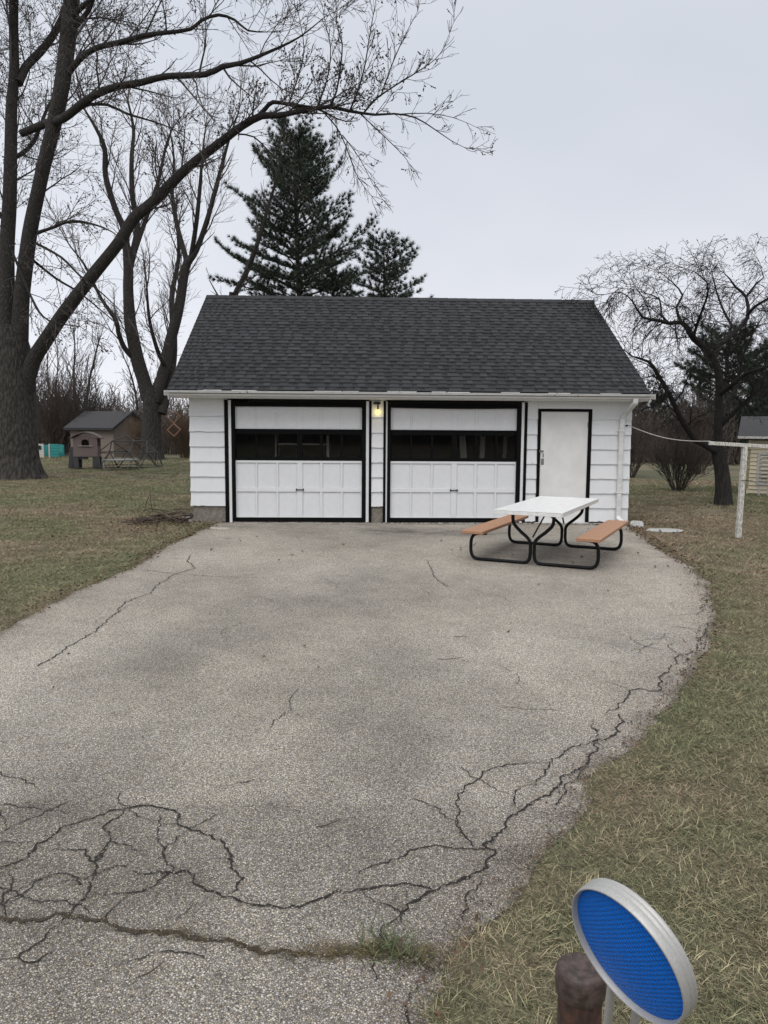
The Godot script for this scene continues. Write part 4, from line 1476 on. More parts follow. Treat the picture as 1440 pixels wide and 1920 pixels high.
func make_shed_right() -> void:
	var at := Vector3(9.62, 0, -20.3)
	var s := thing("cream_shed", "cream lap sided shed with low grey roof at right edge", "shed", at, deg_to_rad(-27.0))
	var w := 3.4
	var core := MB.new()
	core.box(Vector3(w / 2, 0.66, -1.2), Vector3(w - 0.05, 1.42, 2.4), 0.01)
	put("wall", core, M.cream, s)
	var h := 0.105
	for k in 13:
		var o := put_mesh("siding_board", board(w, h + 0.012, M.cream, 0.0, 200 + k), s)
		o.position = Vector3(0, 0.02 + k * h, 0.004)
		var q := put_mesh("siding_board", board(2.4, h + 0.012, M.cream, 0.0, 230 + k), s)
		q.rotation.y = -PI / 2
		q.position = Vector3(0.022, 0.02 + k * h, -2.4)
	var ct := MB.new()
	ct.box(Vector3(-0.012, 0.7, 0.012), Vector3(0.06, 1.42, 0.06), 0.004)
	put("corner_trim", ct, M.cream, s)
	var rf := MB.new()
	rf.extrude([Vector2(0.28, 1.44), Vector2(0.28, 1.50), Vector2(-1.2, 2.05), Vector2(-2.7, 1.50), Vector2(-2.7, 1.44), Vector2(-1.2, 1.96)], -0.3, w + 0.3)
	put("roof", rf, M.old_roof, s)
	var fs := MB.new()
	fs.box(Vector3(w / 2 + 0.03, 1.475, 0.29), Vector3(w + 0.66, 0.06, 0.02), 0.004)
	put("fascia", fs, M.worn_white, s)
	var win := Node3D.new()
	win.name = "window"
	s.add_child(win, true)
	var wf := MB.new()
	wf.box(Vector3(0.75, 1.06, 0.03), Vector3(1.1, 0.06, 0.05), 0.004)
	wf.box(Vector3(0.75, 0.28, 0.03), Vector3(1.1, 0.05, 0.05), 0.004)
	for x in [0.22, 0.75, 1.28]:
		wf.box(Vector3(x, 0.67, 0.03), Vector3(0.05, 0.73, 0.05), 0.004)
	put("frame", wf, M.worn_white, win)
	for x in [0.485, 1.015]:
		var pn := MB.new()
		pn.box(Vector3(x, 0.67, 0.026), Vector3(0.47, 0.72, 0.006), 0.001)
		put("pane", pn, M.pane, win)
	var tr := thing("trellis", "grey wooden trellis of posts and rungs before the cream shed", "trellis", at + Vector3(0.03, 0, 0.55), deg_to_rad(-27.0))
	for x in [0.0, 0.2, 0.42, 0.64, 0.9]:
		var mb := MB.new()
		mb.box(Vector3(x, 0.5, 0), Vector3(0.05, 1.04 + 0.1 * sin(x * 9.0), 0.03), 0.003)
		put("upright", mb, M.grey_wood, tr)
	for k in 8:
		var mb := MB.new()
		mb.box(Vector3(0.45, 0.28 + k * 0.095, 0.024), Vector3(0.98, 0.02, 0.014), 0.002)
		put("rung", mb, M.grey_wood, tr)


func make_far_left() -> void:
	# the tan shed behind the playhouse
	var s := thing("tan_shed", "small tan shed with grey gabled roof behind the playhouse", "shed", Vector3(-14.6, 0, -41.6), deg_to_rad(-22.0))
	var w := 3.0
	var d := 2.7
	var core := MB.new()
	core.box(Vector3(-w / 2, 0.8, -d / 2), Vector3(w, 1.7, d), 0.01)
	for x in [0.0, -w]:
		var q := []
		for p in [Vector2(0, 1.64), Vector2(-d, 1.64), Vector2(-d / 2, 2.42)]:
			q.append(core.vert(Vector3(x, p.y, p.x), Vector3(1 if x == 0.0 else -1, 0, 0)))
		core.face(q)
	put("wall", core, M.tan, s)
	var rf := MB.new()
	rf.extrude([Vector2(0.25, 1.50), Vector2(0.25, 1.60), Vector2(-d / 2, 2.53), Vector2(-d - 0.25, 1.60), Vector2(-d - 0.25, 1.50), Vector2(-d / 2, 2.43)], -w - 0.22, 0.2)
	put("roof", rf, M.old_roof, s)
	var fs := MB.new()
	fs.box(Vector3(-w / 2, 1.53, 0.262), Vector3(w + 0.42, 0.12, 0.02), 0.004)
	for e in [-1.0, 1.0]:
		fs.box(Vector3(0.206, 2.0, -d / 2 + e * 0.8), Vector3(0.02, 0.13, 1.87), 0.004, Basis(Vector3.RIGHT, e * atan2(0.93, 1.6)))
	put("fascia", fs, M.dark_trim, s)
	var dr := MB.new()
	dr.box(Vector3(-2.0, 0.75, 0.01), Vector3(0.8, 1.5, 0.03), 0.004)
	put("door", dr, M.tan_dark, s)

	# plastic playhouse on stilts
	var p := thing("playhouse", "mauve brown plastic playhouse with arched roof raised on dark legs", "playhouse", Vector3(-11.95, 0, -31.0), deg_to_rad(12.0))
	var bw := 0.92
	var bd := 0.9
	var body := MB.new()
	var fz := bd / 2
	# front wall round an arched window opening
	var win := []
	for k in 9:
		var a := PI * k / 8.0
		win.append(Vector2(0.13 * cos(a), 1.04 + 0.11 * sin(a)))
	for e in [fz, fz - 0.05]:
		pass
	body.box(Vector3(0, 0.645, fz - 0.03), Vector3(bw, 0.37, 0.06), 0.01)
	body.box(Vector3(-0.30, 1.0, fz - 0.03), Vector3(0.32, 0.36, 0.055), 0.01)
	body.box(Vector3(0.30, 1.0, fz - 0.03), Vector3(0.32, 0.36, 0.055), 0.01)
	for k in 8:
		var a: Vector2 = win[k]
		var b: Vector2 = win[k + 1]
		body.quad(Vector3(b.x, b.y, fz - 0.003), Vector3(a.x, a.y, fz - 0.003), Vector3(a.x, 1.18 + 0.13 * (1.0 - absf(a.x) / 0.46), fz - 0.003), Vector3(b.x, 1.18 + 0.13 * (1.0 - absf(b.x) / 0.46), fz - 0.003))
	for s2 in [-1.0, 1.0]:
		body.quad(Vector3(s2 * 0.14 - 0.0, 1.17, fz - 0.004), Vector3(s2 * 0.46, 1.17, fz - 0.004), Vector3(s2 * 0.46, 1.2, fz - 0.004), Vector3(s2 * 0.14, 1.29, fz - 0.004))
	body.box(Vector3(0, 0.83, -fz + 0.03), Vector3(bw, 0.74, 0.06), 0.01)
	body.box(Vector3(-bw / 2 + 0.03, 0.83, 0), Vector3(0.06, 0.74, bd - 0.12), 0.01)
	body.box(Vector3(bw / 2 - 0.03, 0.66, 0), Vector3(0.06, 0.4, bd - 0.12), 0.01)
	body.box(Vector3(0, 0.47, 0), Vector3(bw - 0.02, 0.05, bd - 0.02), 0.01)
	put("body", body, M.mauve, p)
	var ld := MB.new()
	ld.box(Vector3(0, 0.885, fz + 0.012), Vector3(0.52, 0.03, 0.06), 0.006)
	put("ledge", ld, M.mauve_pale, p)
	var rf2 := MB.new()
	var prev := Vector2.ZERO
	for k in 11:
		var t := -1.0 + 2.0 * k / 10.0
		var q := Vector2(t * 0.56, 1.42 - 0.2 * t * t - 0.03 * absf(t))
		if k > 0:
			var m := (prev + q) / 2
			var dl := q - prev
			rf2.box(Vector3(m.x, m.y, 0), Vector3(dl.length() + 0.012, 0.05, bd + 0.2), 0.01, Basis(Vector3(0, 0, 1), atan2(dl.y, dl.x)))
		prev = q
	put("roof", rf2, M.mauve_roof, p)
	for x in [-0.37, 0.37]:
		for z in [-0.34, 0.34]:
			var mb := MB.new()
			mb.box(Vector3(x, 0.225, z), Vector3(0.19 if x < 0 else 0.24, 0.45, 0.18), 0.015)
			put("leg", mb, M.charcoal_plastic, p)
	var bar := MB.new()
	bar.box(Vector3(-0.09, 0.40, 0.33), Vector3(0.34, 0.09, 0.12), 0.01)
	put("arch", bar, M.charcoal_plastic, p)
	var sl := MB.new()
	sl.box(Vector3(-0.58, 0.42, -0.1), Vector3(0.2, 0.85, 0.5), 0.02, Basis(Vector3(0, 0, 1), -0.12))
	put("ladder", sl, M.charcoal_plastic, p)

	# climbing dome
	var dm := thing("climbing_dome", "dark tubular climbing dome frame right of the playhouse", "climbing frame", Vector3(-10.45, 0, -31.4), 0.35)
	var R := 1.35
	var rings := [[0.06, 1.0, 10], [0.62, 0.88, 10], [1.08, 0.55, 5], [1.3, 0.0, 1]]
	var ringp := []
	for k in rings.size():
		var row := []
		for i in rings[k][2]:
			var a: float = TAU * (i + 0.5 * (k % 2)) / rings[k][2]
			row.append(Vector3(cos(a) * R * rings[k][1], rings[k][0], sin(a) * R * rings[k][1]))
		ringp.append(row)
	var pairs := []
	for k in 3:
		var m: int = ringp[k].size()
		for i in m:
			pairs.append([ringp[k][i], ringp[k][(i + 1) % m]])
			if k == 0:
				pairs.append([ringp[0][i], ringp[1][i]])
				pairs.append([ringp[0][i], ringp[1][(i + m - 1) % m]])
			elif k == 1:
				pairs.append([ringp[1][i], ringp[2][(i / 2) % 5]])
			else:
				pairs.append([ringp[2][i], ringp[3][0]])
	for q in pairs:
		var mb := MB.new()
		mb.tube([q[0], q[1]], [0.018, 0.018], 5)
		put("bar", mb, M.dome_tube, dm)
	# trampoline
	var tp := thing("trampoline", "low round trampoline with silver mat under the climbing dome", "trampoline", Vector3(-10.35, 0, -30.2))
	var mt := MB.new()
	mt.lathe(Vector3(0, 0.36, 0), [Vector2(0.0, 0.0), Vector2(0.62, 0.0), Vector2(0.64, 0.012), Vector2(0.0, 0.014)], 28)
	put("mat", mt, M.silver, tp)
	var rg := MB.new()
	var pts := []
	var rr := []
	for k in 29:
		pts.append(Vector3(cos(TAU * k / 28.0) * 0.67, 0.37, sin(TAU * k / 28.0) * 0.67))
		rr.append(0.022)
	rg.tube(pts, rr, 6)
	put("ring", rg, M.steel, tp)
	for k in 6:
		var a := TAU * k / 6.0
		var mb := MB.new()
		var o := Vector3(cos(a), 0, sin(a)) * 0.67
		var sd := Vector3(-sin(a), 0, cos(a)) * 0.22
		mb.tube([o + sd + Vector3(0, 0.36, 0), o * 1.05 + sd * 0.5 + Vector3(0, 0.02, 0), o * 1.05 - sd * 0.5 + Vector3(0, 0.02, 0), o - sd + Vector3(0, 0.36, 0)], [0.016, 0.016, 0.016, 0.016], 5)
		put("leg", mb, M.steel, tp)

	# teal and white play set
	var ts := thing("slatted_play_set", "white and teal plastic play set between the big tree and thicket", "play set", Vector3(-18.3, 0, -41.0), deg_to_rad(10.0))
	var pa := MB.new()
	pa.box(Vector3(-0.12, 0.36, 0.02), Vector3(0.1, 0.74, 0.1), 0.01)
	pa.box(Vector3(0.14, 0.36, 0.02), Vector3(0.1, 0.74, 0.1), 0.01)
	pa.box(Vector3(0.01, 0.68, 0.02), Vector3(0.17, 0.1, 0.1), 0.01)
	pa.box(Vector3(0.01, 0.2, 0.02), Vector3(0.17, 0.4, 0.09), 0.01)
	put("white_panel", pa, M.worn_white, ts)
	var wp := MB.new()
	wp.box(Vector3(0.46, 0.36, 0.03), Vector3(0.07, 0.74, 0.1), 0.01)
	put("white_post", wp, M.worn_white, ts)
	for k in 5:
		var mb := MB.new()
		mb.box(Vector3(0.68, 0.09 + k * 0.145, 0.02), Vector3(0.5, 0.10, 0.05), 0.01)
		put("slat", mb, M.teal, ts)
	var te := MB.new()
	te.box(Vector3(1.0, 0.48, 0.0), Vector3(0.3, 0.42, 0.05), 0.01)
	te.box(Vector3(0.5, 0.36, -0.5), Vector3(1.2, 0.6, 0.05), 0.01)
	put("teal_panel", te, M.teal, ts)


func make_small_things() -> void:
	# copper ornament under the eave
	var o := thing("hanging_ornament", "copper zigzag ornament of two open diamonds hanging from the left eave", "ornament", Vector3(-3.582, 2.046, -13.150))
	var wr := MB.new()
	wr.tube([Vector3(0, 0.06, 0), Vector3(0, -0.12, 0)], [0.002, 0.002], 5)
	put("wire", wr, M.iron, o)
	for k in 2:
		var mb := MB.new()
		var c := Vector3(0, -0.235 - 0.225 * k, 0)
		var q := [Vector3(0, 0.115, 0), Vector3(0.125, 0.01, 0.03), Vector3(0, -0.11, 0.0), Vector3(-0.125, 0.0, -0.03)]
		for i in 4:
			mb.tube([c + q[i], c + q[(i + 1) % 4]], [0.006, 0.006], 6)
			mb.tube([c + q[i] * 0.9 + Vector3(0, 0, 0.02), c + q[(i + 1) % 4] * 0.9 + Vector3(0, 0, 0.02)], [0.004, 0.004], 6)
		put("diamond", mb, M.copper, o)
	# stick pile by the corner
	var sp := thing("stick_pile", "heap of brown sticks and leaves against the garage's left corner", "stick pile", Vector3(-3.78, 0.0, -13.35))
	for k in 70:
		var mb := MB.new()
		var a := rng.randf() * TAU
		var l := rng.randf_range(0.18, 0.6)
		var d := Vector3(cos(a), rng.randf_range(-0.2, 0.25), sin(a)) * l
		var x := rng.randf_range(-0.55, 0.4)
		var h := clampf(0.26 * (x + 0.6), 0.02, 0.24) * rng.randf()
		var c := Vector3(x, h, rng.randf_range(-0.45, 0.35))
		mb.tube([c - d / 2, c + d * 0.1 + Vector3(rng.randfn(), rng.randfn(), rng.randfn()) * 0.02, c + d / 2], [0.012, 0.011, 0.006], 5)
		put("stick", mb, M.twig if k % 3 else M.bark_small, sp)
	# flat stones
	var st := [[Vector2(-3.557, -13.771), 0.32, 0.16, 0.05, "pale flat stone lying before the stick pile"], [Vector2(-3.307, -13.380), 0.22, 0.14, 0.045, "grey flat stone at the foot of the garage's left corner"], [Vector2(-4.199, -13.732), 0.2, 0.1, 0.04, "small grey slab farthest left of the stick pile"], [Vector2(-2.667, -12.394), 0.36, 0.14, 0.03, "thin broken slab of concrete on the drive by the left door"]]
	for s in st:
		tag(stone("flat_stone", s[1], s[2], s[3], M.stone_pale if s[1] > 0.3 else M.stone_grey, Vector3(s[0].x, 0.0, s[0].y)), s[4], "stone", "flat stones by the left corner")
	tag(stone("flat_stone", 0.66, 0.3, 0.03, M.stone_white, Vector3(4.62, 0.0, -12.55)), "whitish flat stone in the grass right of the garage", "stone")
	tag(stone("flat_stone", 0.24, 0.2, 0.1, M.stone_white, Vector3(4.33, 0.0, -13.1)), "white stone block under the downspout's end", "stone")
	# bent twig standing in the grass
	var bt := MB.new()
	var b := Vector2(-4.577, -14.980)
	bt.tube([Vector3(-0.12, -0.02, 0), Vector3(-0.08, 0.15, 0), Vector3(0.0, 0.34, 0.0)], [0.008, 0.007, 0.006], 5)
	bt.tube([Vector3(0.0, 0.34, 0.0), Vector3(0.02, 0.2, 0.03), Vector3(0.06, -0.02, 0.05)], [0.006, 0.007, 0.008], 5)
	bt.tube([Vector3(-0.14, 0.0, 0), Vector3(0.0, 0.05, 0.03), Vector3(0.3, 0.02, 0.05)], [0.008, 0.012, 0.008], 5)
	var bo := put("bent_branch", bt, M.twig)
	bo.position = Vector3(b.x, 0, b.y)
	tag(bo, "bent dark branch standing like an A left of the stick pile", "branch")


func stone(called: String, w: float, d: float, h: float, m: Material, at: Vector3) -> MeshInstance3D:
	var mb := MB.new()
	var n := 14
	var r := []
	for k in n:
		r.append(rng.randf_range(0.8, 1.12))
	var lv := [[1.0, 0.0], [1.03, 0.35], [0.97, 0.8], [0.82, 1.0], [0.0, 1.05]]
	for l in lv:
		for k in n + 1:
			var a: float = TAU * (k % n) / n
			var q: Vector3 = Vector3(cos(a) * w / 2, 0, sin(a) * d / 2) * r[k % n] * l[0]
			mb.vert(q + Vector3.UP * (l[1] * h + rng.randfn() * 0.002), (Vector3(cos(a), 0, sin(a)) * (1.0 - l[1]) + Vector3.UP * (0.1 + l[1])).normalized(), Vector2(q.x, q.z))
	for j in lv.size() - 1:
		for k in n:
			var i := j * (n + 1) + k
			mb.face([i, i + 1, i + n + 2, i + n + 1])
	var o := put(called, mb, m)
	o.position = at + Vector3(0, -0.012, 0)
	o.rotation.y = rng.randf_range(-0.4, 0.4)
	return o


# ---------- planting ----------
func make_big_tree() -> void:
	var base := Vector3(-11.617, -0.002, -24.300)
	base.y = 0.0
	var t := thing("maple_tree", "huge old bare maple with three stems and one long arching limb", "tree", base)
	var m: Material = M.bark
	var trunk := trunk_flare(t, base, [Vector4(base.x, -0.15, base.z, 0.64), Vector4(base.x, 0.3, base.z, 0.60)] + [Vector4(-11.58, 1.12, -24.30, 0.580), Vector4(-11.56, 1.96, -24.30, 0.560), Vector4(-11.55, 3.11, -24.30, 0.550), Vector4(-11.57, 4.10, -24.30, 0.470), Vector4(-11.61, 4.75, -24.30, 0.340)], m, 0.34, 0.05)
	var big := {"seg": 0.3, "wiggle": 0.13, "up": [0.2, 0.45, 0.35, 0.2], "levels": 4, "dens": [1.6, 4.4, 5.0, 4.6], "bare": 0.12, "ratio": 0.52, "lmin": 0.14, "a0": 25.0, "a1": 62.0, "rr": 0.52, "rmin": 0.0048, "cap": 0.03, "bud": 0.055, "bud_share": 0.35, "lift": 0.25}
	var end := big.duplicate()
	end.bud = 0.06
	end.bud_share = 0.95
	end.rmin = 0.0054
	end.dens = [1.6, 5.0, 6.5, 5.0]
	end.up = [0.2, 0.6, 0.5, 0.4]
	end.levels = 3
	end.lift = 0.1
	var low := big.duplicate()
	low.up = [0.0, -0.15, -0.2, -0.2]
	low.lift = 0.0
	low.levels = 3
	low.bud_share = 0.6
	var crown := MB.new()
	var limbs := [
		# points, every, length at start, length at end, from, kind
		[[Vector4(-11.78, 3.93, -24.30, 0.360), Vector4(-11.69, 5.87, -24.30, 0.290), Vector4(-11.59, 7.31, -24.30, 0.260), Vector4(-11.42, 9.19, -24.30, 0.235), Vector4(-11.29, 11.20, -24.30, 0.210), Vector4(-11.17, 12.26, -24.30, 0.185), Vector4(-11.09, 14.21, -24.30, 0.160), Vector4(-10.81, 15.80, -24.00, 0.130), Vector4(-10.57, 17.80, -24.00, 0.080)], 0.8, 2.6, 3.0, 0.2, big],
		[[Vector4(-11.41, 3.93, -24.30, 0.340), Vector4(-11.17, 5.62, -24.20, 0.280), Vector4(-10.76, 7.49, -24.00, 0.260), Vector4(-10.29, 8.89, -23.80, 0.250), Vector4(-9.73, 10.54, -23.60, 0.270), Vector4(-9.45, 11.38, -23.50, 0.280), Vector4(-9.28, 12.30, -23.50, 0.280), Vector4(-9.03, 13.75, -23.40, 0.260), Vector4(-8.87, 15.60, -23.40, 0.150), Vector4(-8.65, 17.68, -23.40, 0.080)], 0.8, 2.4, 3.0, 0.25, big],
		[[Vector4(-11.24, 2.70, -24.25, 0.340), Vector4(-10.87, 3.63, -24.10, 0.300), Vector4(-10.33, 4.32, -23.90, 0.270), Vector4(-9.78, 4.93, -23.70, 0.250), Vector4(-8.74, 6.03, -23.40, 0.220), Vector4(-7.79, 6.97, -23.10, 0.205), Vector4(-7.30, 7.63, -23.00, 0.200), Vector4(-6.65, 8.05, -22.80, 0.190), Vector4(-5.55, 8.92, -22.50, 0.165), Vector4(-4.53, 9.51, -22.20, 0.150), Vector4(-3.95, 9.83, -22.00, 0.135), Vector4(-3.40, 10.06, -21.90, 0.120), Vector4(-2.97, 10.03, -21.80, 0.100), Vector4(-2.17, 10.10, -21.60, 0.075), Vector4(-1.53, 10.11, -21.40, 0.062), Vector4(-1.01, 9.93, -21.20, 0.050), Vector4(-0.31, 9.76, -21.00, 0.036), Vector4(0.19, 9.75, -20.90, 0.028), Vector4(0.74, 9.62, -20.80, 0.022), Vector4(1.23, 9.30, -20.70, 0.016), Vector4(1.65, 8.99, -20.60, 0.012), Vector4(2.00, 8.78, -20.50, 0.008)], 0.36, 2.0, 0.6, 0.36, end],
		[[Vector4(-11.06, 11.88, -24.30, 0.170), Vector4(-10.95, 12.47, -24.60, 0.160), Vector4(-10.67, 12.90, -24.80, 0.150), Vector4(-10.29, 13.51, -25.00, 0.140), Vector4(-9.93, 14.25, -25.10, 0.120), Vector4(-9.53, 15.19, -25.00, 0.100), Vector4(-8.99, 16.71, -25.00, 0.060)], 0.6, 2.2, 2.2, 0.15, big],
		[[Vector4(-10.98, 10.40, -24.20, 0.130), Vector4(-10.07, 10.53, -23.80, 0.140), Vector4(-9.32, 10.45, -23.20, 0.150), Vector4(-8.67, 10.65, -22.80, 0.150), Vector4(-8.18, 10.78, -22.50, 0.130), Vector4(-7.46, 10.90, -22.20, 0.120), Vector4(-6.62, 10.85, -21.80, 0.110), Vector4(-5.85, 10.89, -21.50, 0.100), Vector4(-4.70, 10.73, -21.00, 0.090), Vector4(-4.22, 10.83, -20.80, 0.080), Vector4(-3.72, 10.83, -20.60, 0.065), Vector4(-2.94, 10.97, -20.30, 0.045), Vector4(-2.17, 11.17, -20.00, 0.025), Vector4(-1.50, 11.56, -19.80, 0.012)], 0.45, 2.4, 1.5, 0.22, big],
		[[Vector4(-9.33, 11.70, -23.50, 0.120), Vector4(-8.78, 12.07, -23.20, 0.110), Vector4(-8.19, 12.23, -22.90, 0.100), Vector4(-7.46, 12.24, -22.60, 0.090), Vector4(-6.64, 12.29, -22.30, 0.080), Vector4(-5.96, 12.22, -22.00, 0.070), Vector4(-5.25, 12.22, -21.80, 0.060), Vector4(-4.94, 12.39, -21.70, 0.055), Vector4(-4.44, 12.43, -21.50, 0.050), Vector4(-4.00, 12.26, -21.40, 0.040), Vector4(-3.64, 11.95, -21.30, 0.030), Vector4(-3.14, 11.87, -21.20, 0.015)], 0.45, 2.2, 1.4, 0.2, big],
		[[Vector4(-3.58, 9.96, -21.90, 0.090), Vector4(-3.30, 10.24, -21.90, 0.075), Vector4(-3.07, 10.38, -21.80, 0.070), Vector4(-2.61, 10.32, -21.80, 0.060), Vector4(-1.93, 10.16, -21.60, 0.050)], 0.5, 1.3, 1.3, 0.3, end],
		[[Vector4(-10.53, 7.46, -24.00, 0.070), Vector4(-9.81, 7.54, -23.60, 0.055), Vector4(-9.44, 7.61, -23.40, 0.050), Vector4(-8.90, 7.57, -23.10, 0.045), Vector4(-8.10, 7.32, -22.80, 0.030), Vector4(-7.62, 7.03, -22.60, 0.018), Vector4(-7.17, 6.62, -22.50, 0.010)], 0.4, 1.6, 0.9, 0.15, low],
		[[Vector4(-8.47, 10.64, -22.70, 0.060), Vector4(-7.75, 10.52, -22.40, 0.050), Vector4(-7.18, 10.22, -22.20, 0.040), Vector4(-6.30, 9.91, -22.00, 0.028), Vector4(-5.70, 9.62, -21.80, 0.015), Vector4(-5.09, 9.14, -21.60, 0.008)], 0.4, 1.5, 1.0, 0.1, low],
		[[Vector4(-10.71, 7.21, -24.00, 0.055), Vector4(-9.67, 6.65, -23.60, 0.045), Vector4(-9.03, 6.07, -23.30, 0.035), Vector4(-8.24, 5.48, -23.00, 0.025), Vector4(-7.44, 4.76, -22.70, 0.014)], 0.4, 1.6, 0.9, 0.15, low],
		[[Vector4(-11.02, 6.87, -24.30, 0.055), Vector4(-10.29, 6.24, -24.60, 0.045), Vector4(-9.63, 5.83, -24.80, 0.035), Vector4(-8.74, 5.07, -25.00, 0.020), Vector4(-7.84, 4.36, -25.00, 0.010)], 0.4, 1.6, 0.9, 0.15, low],
		[[Vector4(-11.33, 6.92, -24.00, 0.050), Vector4(-10.33, 5.35, -23.00, 0.040), Vector4(-9.67, 4.67, -22.50, 0.030), Vector4(-8.56, 4.43, -22.00, 0.014)], 0.35, 1.6, 1.0, 0.1, low],
		[[Vector4(-11.48, 9.72, -24.50, 0.100), Vector4(-11.16, 10.48, -25.30, 0.080), Vector4(-10.91, 11.87, -26.00, 0.060), Vector4(-10.56, 12.90, -26.50, 0.040), Vector4(-9.82, 14.63, -27.00, 0.020)], 0.45, 2.0, 1.4, 0.1, big],
		[[Vector4(-9.20, 12.99, -23.60, 0.110), Vector4(-8.71, 13.67, -23.80, 0.090), Vector4(-8.45, 14.51, -24.00, 0.070), Vector4(-7.72, 15.39, -24.00, 0.040)], 0.45, 2.2, 2.0, 0.05, big],
		[[Vector4(-9.05, 13.32, -23.40, 0.100), Vector4(-7.71, 13.57, -22.50, 0.080), Vector4(-6.18, 13.60, -21.80, 0.060), Vector4(-4.45, 13.30, -21.00, 0.040), Vector4(-3.02, 12.78, -20.50, 0.020)], 0.45, 2.2, 1.6, 0.2, big],
		[[Vector4(-8.97, 14.61, -23.40, 0.100), Vector4(-7.22, 15.07, -22.50, 0.080), Vector4(-5.31, 14.92, -21.80, 0.060), Vector4(-2.81, 14.20, -21.00, 0.040), Vector4(-1.03, 13.42, -20.50, 0.020)], 0.5, 2.4, 1.8, 0.2, big],
		[[Vector4(-11.57, 7.78, -24.30, 0.090), Vector4(-12.70, 9.18, -24.30, 0.070), Vector4(-14.10, 10.26, -24.30, 0.030)], 0.6, 2.2, 1.6, 0.1, big],
	]
	# upright and drooping secondary branches on the long limb
	for s in [
		[Vector4(-1.49, 10.14, -21.40, 0.034), Vector4(-1.33, 10.51, -21.40, 0.030), Vector4(-1.23, 11.06, -21.30, 0.026), Vector4(-1.17, 11.58, -21.20, 0.020), Vector4(-1.32, 12.10, -21.20, 0.015), Vector4(-1.27, 12.66, -21.20, 0.008)],
		[Vector4(-1.85, 10.15, -21.50, 0.030), Vector4(-1.71, 10.64, -21.70, 0.026), Vector4(-1.57, 11.21, -21.90, 0.022), Vector4(-1.53, 11.86, -22.00, 0.017), Vector4(-1.63, 12.34, -22.00, 0.012), Vector4(-1.76, 12.94, -22.00, 0.007)],
		[Vector4(-0.97, 9.95, -21.20, 0.030), Vector4(-0.75, 10.35, -21.00, 0.027), Vector4(-0.56, 10.93, -20.80, 0.022), Vector4(-0.46, 11.49, -20.70, 0.017), Vector4(-0.36, 11.99, -20.60, 0.012), Vector4(-0.25, 12.60, -20.60, 0.007)],
		[Vector4(-0.59, 9.86, -21.10, 0.032), Vector4(-0.26, 10.17, -21.00, 0.027), Vector4(0.24, 10.42, -20.80, 0.022), Vector4(0.72, 10.62, -20.60, 0.017), Vector4(1.20, 10.90, -20.50, 0.012), Vector4(1.43, 11.17, -20.40, 0.009), Vector4(1.66, 11.76, -20.40, 0.006)],
		[Vector4(-0.16, 10.22, -21.00, 0.022), Vector4(0.14, 11.16, -21.30, 0.018), Vector4(0.43, 11.88, -21.50, 0.014), Vector4(0.79, 12.59, -21.60, 0.008)],
		[Vector4(-2.67, 10.29, -21.80, 0.028), Vector4(-2.42, 11.25, -22.20, 0.024), Vector4(-2.29, 12.04, -22.40, 0.018), Vector4(-2.45, 12.97, -22.60, 0.010)],
		[Vector4(-1.75, 10.07, -21.50, 0.026), Vector4(-1.32, 9.52, -21.20, 0.022), Vector4(-1.06, 8.97, -21.00, 0.018), Vector4(-0.74, 8.13, -20.80, 0.013), Vector4(-0.24, 7.48, -20.70, 0.007)],
		[Vector4(-1.16, 9.29, -21.10, 0.016), Vector4(-0.71, 8.68, -21.00, 0.013), Vector4(-0.34, 7.97, -20.90, 0.009), Vector4(-0.11, 7.60, -20.80, 0.006)],
		[Vector4(-0.72, 9.88, -21.20, 0.020), Vector4(-0.10, 9.26, -21.00, 0.016), Vector4(0.41, 8.75, -20.90, 0.010), Vector4(0.60, 8.51, -20.90, 0.006)],
		[Vector4(-4.05, 9.62, -22.00, 0.030), Vector4(-3.60, 9.48, -21.80, 0.026), Vector4(-3.15, 9.02, -21.60, 0.020), Vector4(-2.57, 8.35, -21.40, 0.013), Vector4(-2.12, 7.63, -21.30, 0.007)],
		[Vector4(0.34, 9.74, -20.90, 0.018), Vector4(1.03, 9.73, -20.80, 0.014), Vector4(1.71, 9.59, -20.70, 0.010), Vector4(2.29, 9.32, -20.60, 0.006)]]:
		limbs.append([s, 0.15, 0.95, 0.45, 0.12, end if s[s.size() - 1].y > s[0].y else low])
	for l in limbs:
		for i in l[0].size():
			l[0][i].w *= 0.80
		var s := limb_part("limb", l[0], t, m, 12 if l[0][0].w > 0.1 else 7, 0.09 if l[0][0].w > 0.1 else 0.04)
		dress(crown, s, l[1], l[2], l[3], l[4], l[5])
	put("crown", crown, M.bark_twig, t).set_meta("kind", "stuff")


